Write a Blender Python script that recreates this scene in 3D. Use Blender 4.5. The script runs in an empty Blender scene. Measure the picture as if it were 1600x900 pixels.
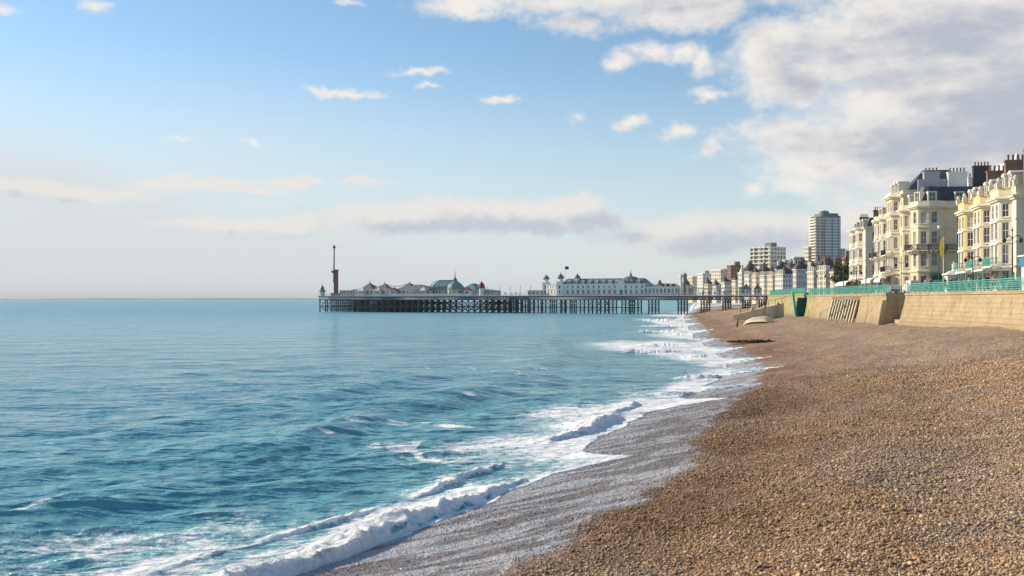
import bpy, bmesh, math, random
import numpy as np
from mathutils import Vector, Matrix

scene = bpy.context.scene
C = scene.collection
R = math.radians
random.seed(7)

# ------------------------------------------------------------------ camera
CAM_H = 6.0
FPX = 1555.0                      # focal length in pixels of a 1600 wide frame
cam_data = bpy.data.cameras.new('camera')
cam_data.sensor_width = 36.0
cam_data.lens = 36.0 * FPX / 1600.0
cam_data.shift_y = 18.0 / 1600.0
cam_data.clip_start = 0.3
cam_data.clip_end = 120000.0
cam = bpy.data.objects.new('camera', cam_data)
cam.location = (0, 0, CAM_H)
cam.rotation_euler = (R(90), 0, 0)
C.objects.link(cam)
scene.camera = cam
scene.cycles.max_bounces = 4
scene.cycles.sample_clamp_direct = 5.0
scene.cycles.sample_clamp_indirect = 4.0
scene.cycles.diffuse_bounces = 2
scene.cycles.glossy_bounces = 2
scene.cycles.transmission_bounces = 2
scene.cycles.transparent_max_bounces = 4

# ------------------------------------------------------------------ sun and sky
SUN_AZ = R(-62.0)                 # measured from +Y towards +X
SUN_EL = R(26.0)
sun_dir = Vector((math.sin(SUN_AZ) * math.cos(SUN_EL), math.cos(SUN_AZ) * math.cos(SUN_EL), math.sin(SUN_EL)))
sun_data = bpy.data.lights.new('sun', 'SUN')
sun_data.energy = 4.5
sun_data.angle = R(0.6)
sun_data.color = (1.0, 0.86, 0.66)
sun = bpy.data.objects.new('sun', sun_data)
sun.rotation_euler = sun_dir.to_track_quat('Z', 'Y').to_euler()
C.objects.link(sun)

scene.view_settings.view_transform = 'Standard'
scene.view_settings.look = 'None'
scene.view_settings.exposure = 0.36
scene.view_settings.gamma = 1.0
scene.view_settings.use_curve_mapping = False


class NT:
    """small wrapper that strings shader nodes together"""
    def __init__(self, tree):
        self.t = tree
        self.n = tree.nodes
        self.l = tree.links

    def put(self, sock, v):
        if v is None:
            return
        if isinstance(v, bpy.types.NodeSocket):
            self.l.new(v, sock)
        elif isinstance(v, (tuple, list)):
            dv = sock.default_value
            try:
                k = len(dv)
                v = tuple(v)
                if k == 4 and len(v) == 3:
                    v = v + (1.0,)
                sock.default_value = v
            except TypeError:
                sock.default_value = v[0]
        else:
            try:
                k = len(sock.default_value)
                sock.default_value = (v,) * k if k == 3 else (v, v, v, 1.0)
            except TypeError:
                sock.default_value = v

    def node(self, kind, **props):
        nd = self.n.new(kind)
        for k, v in props.items():
            setattr(nd, k, v)
        return nd

    def m(self, op, a, b=None, c=None, clamp=False):
        nd = self.node('ShaderNodeMath', operation=op, use_clamp=clamp)
        for i, v in enumerate((a, b, c)):
            if v is not None:
                self.put(nd.inputs[i], v)
        return nd.outputs[0]

    def v(self, op, a, b=None, c=None):
        nd = self.node('ShaderNodeVectorMath', operation=op)
        for i, q in enumerate((a, b, c)):
            if q is not None:
                self.put(nd.inputs[i], q)
        return nd.outputs['Value'] if op in ('LENGTH', 'DOT_PRODUCT', 'DISTANCE') else nd.outputs[0]

    def vscale(self, a, s):
        nd = self.node('ShaderNodeVectorMath', operation='SCALE')
        self.put(nd.inputs[0], a)
        self.put(nd.inputs['Scale'], s)
        return nd.outputs[0]

    def xyz(self, x=0.0, y=0.0, z=0.0):
        nd = self.node('ShaderNodeCombineXYZ')
        for i, q in enumerate((x, y, z)):
            self.put(nd.inputs[i], q)
        return nd.outputs[0]

    def sep(self, a):
        nd = self.node('ShaderNodeSeparateXYZ')
        self.put(nd.inputs[0], a)
        return nd.outputs

    def noise(self, vec, scale, detail=2.0, rough=0.5, out='Fac', dist=0.0):
        nd = self.node('ShaderNodeTexNoise')
        self.put(nd.inputs['Vector'], vec)
        self.put(nd.inputs['Scale'], scale)
        self.put(nd.inputs['Detail'], detail)
        self.put(nd.inputs['Roughness'], rough)
        self.put(nd.inputs['Distortion'], dist)
        return nd.outputs[out]

    def voro(self, vec, scale, feature='F1', out='Distance', rand=1.0):
        nd = self.node('ShaderNodeTexVoronoi', feature=feature)
        self.put(nd.inputs['Vector'], vec)
        self.put(nd.inputs['Scale'], scale)
        self.put(nd.inputs['Randomness'], rand)
        return nd.outputs[out]

    def rng(self, val, a, b, c=0.0, d=1.0, kind='SMOOTHSTEP'):
        nd = self.node('ShaderNodeMapRange', interpolation_type=kind)
        for i, q in enumerate((val, a, b, c, d)):
            self.put(nd.inputs[i], q)
        return nd.outputs[0]

    def mix(self, fac, a, b, blend='MIX'):
        nd = self.node('ShaderNodeMix', data_type='RGBA', blend_type=blend)
        self.put(nd.inputs[0], fac)
        self.put(nd.inputs[6], a)
        self.put(nd.inputs[7], b)
        return nd.outputs[2]

    def ramp(self, fac, stops):
        nd = self.node('ShaderNodeValToRGB')
        e = nd.color_ramp.elements
        while len(e) > 1:
            e.remove(e[-1])
        for i, (p, c) in enumerate(stops):
            q = e[0] if i == 0 else e.new(p)
            q.position = p
            q.color = tuple(c) + (1.0,) if len(c) == 3 else c
        self.put(nd.inputs[0], fac)
        return nd.outputs[0]

    def bump(self, height, strength=0.3, dist=0.1, normal=None):
        nd = self.node('ShaderNodeBump')
        self.put(nd.inputs['Strength'], strength)
        self.put(nd.inputs['Distance'], dist)
        self.put(nd.inputs['Height'], height)
        if normal is not None:
            self.put(nd.inputs['Normal'], normal)
        return nd.outputs[0]

    def attr(self, name, out='Fac', kind='GEOMETRY'):
        nd = self.node('ShaderNodeAttribute', attribute_name=name, attribute_type=kind)
        return nd.outputs[out]

    def objco(self):
        return self.node('ShaderNodeTexCoord').outputs['Object']

    def pos(self):
        return self.node('ShaderNodeNewGeometry').outputs['Position']


def sky_az(px, py):
    x = (px - 800.0) / FPX
    z = (468.0 - py) / FPX
    return math.atan(x), math.atan(z / math.sqrt(1 + x * x))


# cloud masses: centre and radii (degrees on the sky are taken from these figures), weight
CLOUDS = [
    (1480, 60, 330, 95, 1.25), (1430, 215, 290, 75, 1.15), (1660, 180, 420, 230, 1.5), (1900, 300, 500, 260, 1.4),
    (1235, 120, 110, 60, 0.95), (1290, 255, 120, 42, 0.85), (1210, 75, 95, 55, 0.9), (1250, 290, 80, 28, 0.8),
    (900, -8, 260, 40, 0.85), (740, 6, 90, 26, 0.75), (890, 35, 70, 22, 0.7), (1060, 10, 160, 40, 0.9),
    (1300, -140, 600, 140, 1.2), (1015, 80, 45, 22, 0.7), (975, 95, 34, 20, 0.62), (1055, 78, 28, 24, 0.68), (1090, 90, 30, 34, 0.68),
    (985, 187, 30, 13, 0.62), (1050, 205, 32, 17, 0.66), (1108, 235, 22, 18, 0.62), (903, 182, 24, 14, 0.45), (1110, 150, 50, 12, 0.6), (1180, 300, 22, 14, 0.55),
    (535, 141, 72, 9, 0.66), (660, 110, 54, 8, 0.55), (676, 135, 24, 9, 0.58), (785, 152, 32, 9, 0.58), (385, 221, 22, 7, 0.55), (300, 216, 50, 6, 0.4),
    (150, 6, 24, 13, 0.6), (545, 2, 30, 10, 0.55), (10, 15, 18, 8, 0.45),
]
BANDS = [
    (90, 297, 190, 13, 0.7), (330, 290, 160, 13, 0.75), (470, 285, 60, 12, 0.7), (570, 287, 45, 10, 0.55), (410, 350, 190, 15, 0.75), (610, 336, 140, 18, 0.8),
    (760, 338, 190, 30, 1.15), (640, 345, 150, 22, 1.0), (840, 345, 150, 26, 1.1), (885, 322, 60, 20, 0.95), (940, 350, 70, 16, 0.85), (1110, 366, 190, 34, 1.0), (1060, 352, 60, 14, 0.6), (1260, 360, 160, 34, 0.8),
]


def cloud_group():
    g = bpy.data.node_groups.new('cloud_field', 'ShaderNodeTree')
    g.interface.new_socket('Vector', in_out='INPUT', socket_type='NodeSocketVector')
    g.interface.new_socket('Mass', in_out='OUTPUT', socket_type='NodeSocketFloat')
    g.interface.new_socket('Band', in_out='OUTPUT', socket_type='NodeSocketFloat')
    t = NT(g)
    gi = t.node('NodeGroupInput')
    go = t.node('NodeGroupOutput')
    p = gi.outputs[0]
    w1 = t.v('SUBTRACT', t.noise(p, 14.0, 2.0, 0.6, 'Color'), (0.5, 0.5, 0.5))
    w2 = t.v('SUBTRACT', t.noise(p, 60.0, 2.0, 0.6, 'Color'), (0.5, 0.5, 0.5))
    q = t.v('ADD', p, t.v('ADD', t.v('MULTIPLY', w1, (0.050, 0.022, 0)), t.v('MULTIPLY', w2, (0.024, 0.014, 0))))

    def field(lst):
        acc = None
        for (cx, cy, rx, ry, w) in lst:
            az, el = sky_az(cx, cy)
            d = t.v('MULTIPLY', t.v('SUBTRACT', q, (az, el, 0)), (FPX / rx, FPX / ry, 0))
            f = t.m('MULTIPLY_ADD', t.v('LENGTH', d), -w, w)
            acc = f if acc is None else t.m('MAXIMUM', acc, f)
        return acc
    fb = t.noise(t.v('MULTIPLY', p, (1, 1.7, 1)), 20.0, 4.0, 0.62)
    fb2 = t.noise(t.v('MULTIPLY', p, (1, 1.5, 1)), 110.0, 2.0, 0.6)
    n = t.m('ADD', t.m('MULTIPLY', t.m('SUBTRACT', fb, 0.5), 1.15), t.m('MULTIPLY', t.m('SUBTRACT', fb2, 0.5), 0.28))
    mass = t.m('ADD', field(CLOUDS), n)
    band = t.m('ADD', field(BANDS), t.m('MULTIPLY', n, 0.9))
    t.put(go.inputs[0], mass)
    t.put(go.inputs[1], band)
    return g


world = bpy.data.worlds.new('World')
scene.world = world
world.use_nodes = True
wt = NT(world.node_tree)
for nd in list(wt.n):
    wt.n.remove(nd)
sky = wt.node('ShaderNodeTexSky', sky_type='NISHITA')
sky.sun_disc = False
sky.sun_elevation = SUN_EL
sky.sun_rotation = SUN_AZ
sky.altitude = 0.0
sky.air_density = 1.0
sky.dust_density = 0.15
sky.ozone_density = 0.9
SKY = 0.112
dirv = wt.v('NORMALIZE', wt.node('ShaderNodeTexCoord').outputs['Generated'])
dx, dy, dz = wt.sep(dirv)
az = wt.m('ARCTAN2', dx, dy)
el = wt.m('ARCSINE', dz)
pv = wt.xyz(az, el, 0.0)
grp = cloud_group()


def field_at(vec):
    nd = wt.node('ShaderNodeGroup')
    nd.node_tree = grp
    wt.put(nd.inputs[0], vec)
    return nd.outputs[0], nd.outputs[1]


mass, band = field_at(pv)
mass_s, band_s = field_at(wt.v('ADD', pv, (-0.022, 0.016, 0)))
mass_a = wt.rng(mass, -0.10, 0.62)
band_a = wt.rng(band, -0.14, 0.46)
k = 1.0 / SKY
# density seen towards the sun decides how grey a spot of cloud is
streak = wt.noise(wt.v('MULTIPLY', pv, (1.0, 3.4, 1.0)), 9.0, 4.0, 0.55)
depth_m = wt.m('ADD', wt.m('MULTIPLY', wt.m('ADD', mass, mass_s), 0.42), wt.m('MULTIPLY', wt.m('SUBTRACT', streak, 0.5), 1.7))
puff = wt.noise(wt.v('MULTIPLY', pv, (1.0, 1.5, 1.0)), 34.0, 4.0, 0.6)
depth_m = wt.m('ADD', depth_m, wt.m('MULTIPLY', wt.m('SUBTRACT', puff, 0.5), 0.55))
shade_m = wt.rng(depth_m, 0.12, 1.05)
bright = (0.72 * k, 0.68 * k, 0.635 * k)
grey = (0.385 * k, 0.41 * k, 0.465 * k)
mass_c = wt.mix(shade_m, bright, grey)
shade_b = wt.rng(band_s, -0.15, 0.65)
band_c = wt.mix(shade_b, (0.66 * k, 0.635 * k, 0.605 * k), (0.43 * k, 0.455 * k, 0.515 * k))
# thin high veil that whitens the lower sky, thicker towards the sun side
veil_n = wt.noise(wt.v('MULTIPLY', pv, (1.0, 3.0, 1.0)), 5.0, 5.0, 0.55)
low = wt.rng(wt.m('ABSOLUTE', el), 0.0, 0.23, 1.0, 0.0, 'LINEAR')
veil = wt.m('MULTIPLY', wt.m('POWER', low, 1.25), 0.95)
side = wt.rng(az, -0.75, 0.35, 1.0, 0.0)
veil = wt.m('ADD', veil, wt.m('MULTIPLY', wt.m('MULTIPLY', side, wt.rng(wt.m('ABSOLUTE', el), 0.08, 0.27, 1.0, 0.0)), wt.m('MULTIPLY', veil_n, 1.15)), clamp=True)
tinted = wt.mix(1.0, sky.outputs[0], (0.79, 0.92, 0.98), 'MULTIPLY')
base = wt.mix(veil, tinted, (0.555 * k, 0.585 * k, 0.605 * k))
base = wt.mix(wt.m('MULTIPLY', band_a, 0.92), base, band_c)
base = wt.mix(wt.m('MULTIPLY', mass_a, 0.96), base, mass_c)
bg = wt.node('ShaderNodeBackground')
wt.put(bg.inputs[0], base)
bg.inputs[1].default_value = SKY
wo = wt.node('ShaderNodeOutputWorld')
wt.l.new(bg.outputs[0], wo.inputs[0])
world.cycles.sampling_method = 'NONE'

# ------------------------------------------------------------------ helpers
MATS = {}


def material(name):
    mt = bpy.data.materials.new(name)
    mt.use_nodes = True
    t = NT(mt.node_tree)
    bsdf = mt.node_tree.nodes['Principled BSDF']
    MATS[name] = mt
    return mt, t, bsdf


def plain(name, col, rough=0.7, var=0.12, scale=1.5, metallic=0.0, dirt=None, bump=0.0, bscale=20.0, spec=0.3):
    """a painted / stone surface: base colour, blotchy variation, optional dirt colour in streaks, fine relief"""
    mt, t, b = material(name)
    co = t.objco()
    n1 = t.noise(co, scale, 5.0, 0.6)
    dark = tuple(c * (1 - var) for c in col)
    lite = tuple(min(1, c * (1 + var)) for c in col)
    c = t.mix(t.rng(n1, 0.3, 0.7), dark, lite)
    if dirt is not None:
        n2 = t.noise(t.v('MULTIPLY', co, (1.0, 1.0, 0.28)), scale * 1.7, 6.0, 0.65)
        c = t.mix(t.m('MULTIPLY', t.rng(n2, 0.5, 0.78), 0.55), c, dirt)
    t.put(b.inputs['Base Color'], c)
    b.inputs['Roughness'].default_value = rough
    b.inputs['Metallic'].default_value = metallic
    b.inputs['Specular IOR Level'].default_value = spec
    if bump:
        t.put(b.inputs['Normal'], t.bump(t.noise(co, bscale, 4.0, 0.6), bump, 0.05))
    return mt


class MB:
    """collects faces; build() links them as one mesh object"""
    def __init__(self):
        self.v = []
        self.f = []

    def add(self, verts, faces):
        o = len(self.v)
        self.v.extend(tuple(q) for q in verts)
        self.f.extend(tuple(i + o for i in f) for f in faces)
        return self

    def box(self, x0, x1, y0, y1, z0, z1):
        return self.add([(x0, y0, z0), (x1, y0, z0), (x1, y1, z0), (x0, y1, z0), (x0, y0, z1), (x1, y0, z1), (x1, y1, z1), (x0, y1, z1)],
                        [(0, 3, 2, 1), (4, 5, 6, 7), (0, 1, 5, 4), (1, 2, 6, 5), (2, 3, 7, 6), (3, 0, 4, 7)])

    def bar(self, p, q, w, h=None):
        """square bar from p to q"""
        h = h or w
        p, q = Vector(p), Vector(q)
        d = (q - p).normalized()
        up = Vector((0, 0, 1)) if abs(d.z) < 0.95 else Vector((0, 1, 0))
        s = d.cross(up).normalized() * (w / 2)
        u = s.cross(d).normalized() * (h / 2)
        vs = []
        for c in (p, q):
            vs += [c - s - u, c + s - u, c + s + u, c - s + u]
        return self.add(vs, [(0, 3, 2, 1), (4, 5, 6, 7), (0, 1, 5, 4), (1, 2, 6, 5), (2, 3, 7, 6), (3, 0, 4, 7)])

    def tube(self, pts, rads, n=8, cap=True):
        pts = [Vector(p) for p in pts]
        if not isinstance(rads, (list, tuple)):
            rads = [rads] * len(pts)
        o = len(self.v)
        for i, p in enumerate(pts):
            d = (pts[min(i + 1, len(pts) - 1)] - pts[max(i - 1, 0)]).normalized()
            up = Vector((0, 0, 1)) if abs(d.z) < 0.9 else Vector((0, 1, 0))
            a = d.cross(up).normalized()
            b = a.cross(d).normalized()
            for j in range(n):
                an = 2 * math.pi * j / n
                self.v.append(tuple(p + (a * math.cos(an) + b * math.sin(an)) * rads[i]))
        for i in range(len(pts) - 1):
            for j in range(n):
                j2 = (j + 1) % n
                self.f.append((o + i * n + j, o + i * n + j2, o + (i + 1) * n + j2, o + (i + 1) * n + j))
        if cap:
            self.f.append(tuple(o + j for j in reversed(range(n))))
            self.f.append(tuple(o + (len(pts) - 1) * n + j for j in range(n)))
        return self

    def lathe(self, prof, n=16, c=(0, 0, 0), sx=1.0, sy=1.0, rot=0.0):
        """profile of (radius, z) turned about a vertical axis at c"""
        o = len(self.v)
        for (r, z) in prof:
            for j in range(n):
                an = 2 * math.pi * j / n + rot
                self.v.append((c[0] + r * sx * math.cos(an), c[1] + r * sy * math.sin(an), c[2] + z))
        for i in range(len(prof) - 1):
            for j in range(n):
                j2 = (j + 1) % n
                self.f.append((o + i * n + j, o + i * n + j2, o + (i + 1) * n + j2, o + (i + 1) * n + j))
        self.f.append(tuple(o + j for j in reversed(range(n))))
        self.f.append(tuple(o + (len(prof) - 1) * n + j for j in range(n)))
        return self

    def prism(self, poly, z0, z1, top=None):
        """polygon (counter-clockwise) extruded; top = another polygon of the same length for a taper"""
        n = len(poly)
        top = top or poly
        vs = [(x, y, z0) for x, y in poly] + [(x, y, z1) for x, y in top]
        fs = [tuple(reversed(range(n))), tuple(range(n, 2 * n))]
        fs += [(i, (i + 1) % n, (i + 1) % n + n, i + n) for i in range(n)]
        return self.add(vs, fs)

    def mesh(self, name, mat=None, smooth=False):
        me = bpy.data.meshes.new(name)
        me.from_pydata(self.v, [], self.f)
        if mat is not None:
            me.materials.append(MATS[mat] if isinstance(mat, str) else mat)
        if smooth:
            me.polygons.foreach_set('use_smooth', [True] * len(me.polygons))
        me.update()
        return me

    def build(self, name, mat, parent=None, smooth=False, loc=None, rz=None):
        return link(name, self.mesh(name, mat, smooth), parent, loc, rz)


def link(name, me, parent=None, loc=None, rz=None):
    o = bpy.data.objects.new(name, me)
    C.objects.link(o)
    if parent is not None:
        o.parent = parent
    if loc is not None:
        o.location = loc
    if rz is not None:
        o.rotation_euler = (0, 0, rz)
    return o


def tag(o, label=None, cat=None, group=None, kind=None):
    if label:
        o['label'] = label
    if cat:
        o['category'] = cat
    if group:
        o['group'] = group
    if kind:
        o['kind'] = kind
    return o


def thing(name, label, cat, loc=(0, 0, 0), rz=0.0, group=None):
    o = bpy.data.objects.new(name, None)
    o.empty_display_size = 0.5
    C.objects.link(o)
    o.location = loc
    o.rotation_euler = (0, 0, rz)
    return tag(o, label, cat, group)


def X_at(px, Y):
    return (px - 800.0) / FPX * Y


def Z_at(py, Y):
    return CAM_H + (468.0 - py) / FPX * Y


# numpy value noise -------------------------------------------------
_rs = np.random.RandomState(11)
_TAB = _rs.rand(256, 256).astype(np.float32)


def vnoise(x, y):
    xi = np.floor(x).astype(np.int64)
    yi = np.floor(y).astype(np.int64)
    fx = (x - xi).astype(np.float32)
    fy = (y - yi).astype(np.float32)
    fx = fx * fx * fx * (fx * (fx * 6 - 15) + 10)
    fy = fy * fy * fy * (fy * (fy * 6 - 15) + 10)
    a = _TAB[xi & 255, yi & 255]
    b = _TAB[(xi + 1) & 255, yi & 255]
    c = _TAB[xi & 255, (yi + 1) & 255]
    d = _TAB[(xi + 1) & 255, (yi + 1) & 255]
    return (a * (1 - fx) + b * fx) * (1 - fy) + (c * (1 - fx) + d * fx) * fy - 0.5


def fbm(x, y, oct=4, gain=0.5):
    s = 0
    a = 1.0
    for i in range(oct):
        s = s + a * vnoise(x * 2 ** i + 17.3 * i, y * 2 ** i + 5.1 * i)
        a *= gain
    return s


def sstep(x, a, b):
    t = np.clip((x - a) / (b - a), 0, 1)
    return t * t * (3 - 2 * t)


def grid_mesh(name, X, Y, Z, mat, attrs=None, smooth=True):
    """X, Y, Z 2-D arrays"""
    r, c = X.shape
    me = bpy.data.meshes.new(name)
    me.vertices.add(r * c)
    co = np.empty((r * c, 3), np.float32)
    co[:, 0] = X.ravel()
    co[:, 1] = Y.ravel()
    co[:, 2] = Z.ravel()
    me.vertices.foreach_set('co', co.ravel())
    i = np.arange(r * c).reshape(r, c)
    q = np.stack([i[:-1, :-1], i[:-1, 1:], i[1:, 1:], i[1:, :-1]], -1).reshape(-1, 4)
    me.loops.add(q.size)
    me.loops.foreach_set('vertex_index', q.ravel().astype(np.int32))
    me.polygons.add(len(q))
    me.polygons.foreach_set('loop_start', (np.arange(len(q)) * 4).astype(np.int32))
    me.update(calc_edges=True)
    me.polygons.foreach_set('use_smooth', np.ones(len(q), bool))
    for k_, a in (attrs or {}).items():
        at = me.attributes.new(k_, 'FLOAT', 'POINT')
        at.data.foreach_set('value', a.ravel().astype(np.float32))
    me.materials.append(MATS[mat])
    me.update()
    return link(name, me)

# ------------------------------------------------------------------ shore line and beach profile
_SH = np.array([(-60, -62), (-30, -40), (0, -19.5), (10, -12), (16, -7.8), (21.6, -4.6), (25.4, -2.9), (31, 0.0), (38, 2.4), (44, 4.4), (52, 7.5), (62, 11.2), (75, 16),
                (90, 20), (105, 22.6), (150, 28), (212, 38), (345, 60), (420, 74), (520, 95), (650, 118)], float)


def shore_x(Y):
    """smooth interpolation of the shore line (X of the still water line for a given Y)"""
    s = np.interp(Y, _SH[:, 0], _SH[:, 1])
    return s


_yy = np.linspace(-60, 650, 3000)
_sx = np.interp(_yy, _SH[:, 0], _SH[:, 1])
_ker = np.hanning(41)
_ker /= _ker.sum()
_sxp = np.convolve(np.pad(_sx, 20, mode='edge'), _ker, 'valid')
_sxp[:20] = _sx[:20]
_sxp[-20:] = _sx[-20:]


def shore_x(Y):
    return np.interp(Y, _yy, _sxp)


TONGUES = [(36.3, 2.6, 3.4), (57.5, 3.4, 3.6), (66.5, 4.4, 2.6), (82.5, 5.0, 5.0), (97, 4.6, 5.0), (118, 4.2, 8.0), (146, 3.6, 9.0), (186, 4.4, 13.0), (240, 4.0, 16), (300, 4, 18), (360, 4, 18)]


def wash_limit(Y):
    w = 0.15 - 0.55 * sstep(Y, 34, 48) + 0.5 * vnoise(Y * 0.55, Y * 0 + 3.3) + 0.25 * vnoise(Y * 2.1, Y * 0 + 9.3)
    for (yc, a, wd) in TONGUES:
        d = (Y - yc) / wd
        w = w + a * np.clip(1 - np.abs(d), 0, 1) ** 1.5
    return w


def wet_limit(Y):
    return 5.2 + np.interp(Y, [15, 30, 45, 70, 150, 300], [0.9, 0.1, -0.9, -1.9, -2.4, -2.4]) + 1.6 * vnoise(Y * 0.18, Y * 0 + 1.5) + 0.9 * vnoise(Y * 0.7, Y * 0 + 7.5)


_TP = np.array([(-400, -40), (-60, -7), (-12, -1.7), (-3, -0.33), (0, 0), (6, 0.60), (12, 1.35), (18, 2.05), (24, 2.55), (34, 2.95), (50, 3.3), (90, 3.6)], float)


def beach_z(X, Y):
    t = X - shore_x(Y)
    z = np.interp(t, _TP[:, 0], _TP[:, 1])
    # the shingle is banked higher against the near wall
    z = z + 0.75 * sstep(t, 14, 34) * sstep(Y, 128, 96)
    # low ridges along the shore and loose undulation
    on = sstep(t, 1, 6)
    z = z + on * (0.10 * np.sin(t * 0.75 + 2.4 * fbm(X * 0.05, Y * 0.05, 3)) * sstep(t, 5, 9) * sstep(t, 24, 14))
    z = z + on * (0.30 * fbm(X * 0.10 + 3, Y * 0.07, 4) + 0.17 * fbm(X * 0.6, Y * 0.45, 3))
    return z


# beach -----------------------------------------------------------------
mt, t, b = material('shingle')
co = t.pos()
n_big = t.noise(co, 0.16, 4.0, 0.55)
n_mid = t.noise(co, 0.9, 4.0, 0.6)
v1 = t.node('ShaderNodeTexVoronoi')
t.put(v1.inputs['Vector'], co)
v1.inputs['Scale'].default_value = 17.0
v2 = t.node('ShaderNodeTexVoronoi')
t.put(v2.inputs['Vector'], co)
v2.inputs['Scale'].default_value = 7.0
stone = t.ramp(t.sep(v1.outputs['Color'])[0], [(0.0, (0.09, 0.050, 0.027)), (0.25, (0.24, 0.145, 0.080)), (0.5, (0.36, 0.225, 0.130)), (0.72, (0.46, 0.315, 0.195)), (0.9, (0.56, 0.43, 0.30)), (1.0, (0.66, 0.57, 0.47))])
stone2 = t.ramp(t.sep(v2.outputs['Color'])[1], [(0.0, (0.16, 0.10, 0.06)), (0.5, (0.32, 0.21, 0.13)), (1.0, (0.48, 0.36, 0.25))])
col = t.mix(0.45, stone, stone2)
col = t.mix(1.0, col, (1.42, 1.42, 1.50), 'MULTIPLY')
spk = t.noise(co, 3.2, 5.0, 0.75)
col = t.mix(1.0, col, t.ramp(spk, [(0.30, (0.62, 0.60, 0.58)), (0.52, (1.0, 1.0, 1.0)), (0.72, (1.25, 1.25, 1.25))]), 'MULTIPLY')
col = t.mix(t.m('MULTIPLY', t.rng(n_big, 0.42, 0.66), 0.5), col, (0.30, 0.235, 0.18))
col = t.mix(t.m('MULTIPLY', t.rng(n_mid, 0.5, 0.75), 0.35), col, (0.24, 0.16, 0.10))
wet = t.attr('wet')
damp = t.attr('damp')
col = t.mix(t.m('MULTIPLY', damp, 0.85), col, t.mix(1.0, col, (0.62, 0.46, 0.34), 'MULTIPLY'))
wetcol = t.mix(0.6, t.mix(1.0, col, (0.60, 0.53, 0.50), 'MULTIPLY'), (0.20, 0.17, 0.155))
col = t.mix(wet, col, wetcol)
# films of froth left between the stones by the last wave
fr = t.attr('froth')
fn = t.noise(t.v('MULTIPLY', co, (1.0, 1.6, 1.0)), 6.0, 6.0, 0.72)
frm = t.rng(t.m('ADD', t.m('MULTIPLY', fr, 0.9), t.m('SUBTRACT', fn, 0.5)), 0.22, 0.60)
col = t.mix(t.m('MULTIPLY', frm, 0.66), col, (0.62, 0.62, 0.64))
t.put(b.inputs['Base Color'], col)
t.put(b.inputs['Roughness'], t.m('SUBTRACT', 0.85, t.m('MULTIPLY', wet, 0.55)))
t.put(b.inputs['Specular IOR Level'], t.m('ADD', 0.3, t.m('MULTIPLY', wet, 0.35)))
hgt = t.m('SUBTRACT', 1.0, v1.outputs['Distance'])
hgt2 = t.m('SUBTRACT', 1.0, v2.outputs['Distance'])
dry = t.m('SUBTRACT', 1.0, t.m('MULTIPLY', wet, 0.6))
nb = t.bump(hgt, t.m('MULTIPLY', dry, 0.9), 0.05)
nb = t.bump(hgt2, t.m('MULTIPLY', dry, 0.75), 0.10, nb)
nb = t.bump(t.noise(co, 2.4, 4.0, 0.7), t.m('MULTIPLY', dry, 0.8), 0.30, nb)
nb = t.bump(n_mid, 0.7, 0.45, nb)
t.put(b.inputs['Normal'], nb)


def beach_attrs(X, Y):
    tt = X - shore_x(Y)
    wl = wet_limit(Y) + 0.5 * fbm(X * 0.9, Y * 0.9, 3)
    wet = sstep(tt, wl + 0.7, wl - 0.7)
    damp = sstep(tt, wl + 11.0, wl + 0.5) * np.clip(0.75 + 0.9 * fbm(X * 0.3, Y * 0.3, 3), 0, 1)
    arc = np.sin((tt + 0.9 * fbm(X * 0.3, Y * 0.25, 3)) * 4.2 + 0.35 * Y)
    acr = -0.59 * X + 0.81 * Y + 0.5 * fbm(X * 0.4, Y * 0.4, 2)
    alo = 0.81 * X + 0.59 * Y
    strk = fbm(acr * 2.6, alo * 0.30, 5, 0.65)
    froth = wet * np.clip(0.27 + 0.10 * sstep(Y, 42, 30) + 1.15 * strk + 0.10 * np.clip(arc, 0, 1) + 0.30 * sstep(tt, 2.0, 0.0), 0, 1)
    edge = np.exp(-((tt - wl + 0.25) / 0.16) ** 2) * np.clip(0.45 + 1.2 * fbm(X * 0.8 + 4, Y * 0.8, 3), 0, 1)
    return wet, damp, np.clip(np.maximum(froth, edge), 0, 1)


ys = np.concatenate([np.linspace(-50, 8, 60), np.linspace(8, 60, 330)[1:], np.geomspace(60, 620, 330)[1:]])
ts = np.concatenate([np.linspace(-60, -4, 16), np.linspace(-4, 12, 130)[1:], np.linspace(12, 30, 100)[1:], np.linspace(30, 62, 70)[1:], np.linspace(62, 95, 8)[1:]])
TT, YY = np.meshgrid(ts, ys)
XX = TT + shore_x(YY)
ZZ = beach_z(XX, YY)
wet_, damp_, froth_ = beach_attrs(XX, YY)
beach = tag(grid_mesh('beach', XX, YY, ZZ, 'shingle', {'wet': wet_, 'damp': damp_, 'froth': froth_}), 'brown shingle beach sloping down to the sea', 'beach', kind='structure')

# pebbles ---------------------------------------------------------------
mt, t, b = material('pebble')
pc = t.attr('pcol', 'Color', 'INSTANCER')
pw = t.attr('pwet', 'Fac', 'INSTANCER')
n1 = t.noise(t.objco(), 1.4, 3.0, 0.6)
t.put(b.inputs['Base Color'], t.mix(t.rng(n1, 0.35, 0.75, 0, 0.35), pc, t.mix(1.0, pc, (0.6, 0.55, 0.5), 'MULTIPLY')))
t.put(b.inputs['Roughness'], t.m('SUBTRACT', 0.72, t.m('MULTIPLY', pw, 0.45)))
b.inputs['Specular IOR Level'].default_value = 0.4

rs = np.random.RandomState(5)
NP_ = 860000
# candidates: denser near the viewing place, thinning out along the beach
u = rs.rand(NP_)
Yp = 7.0 * (74.0 / 7.0) ** u
Xp = shore_x(Yp) + (-0.6) + rs.rand(NP_) * (0.62 * Yp + 11 - shore_x(Yp) + 0.6)
keep = (Xp < 0.62 * Yp + 11)
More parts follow.
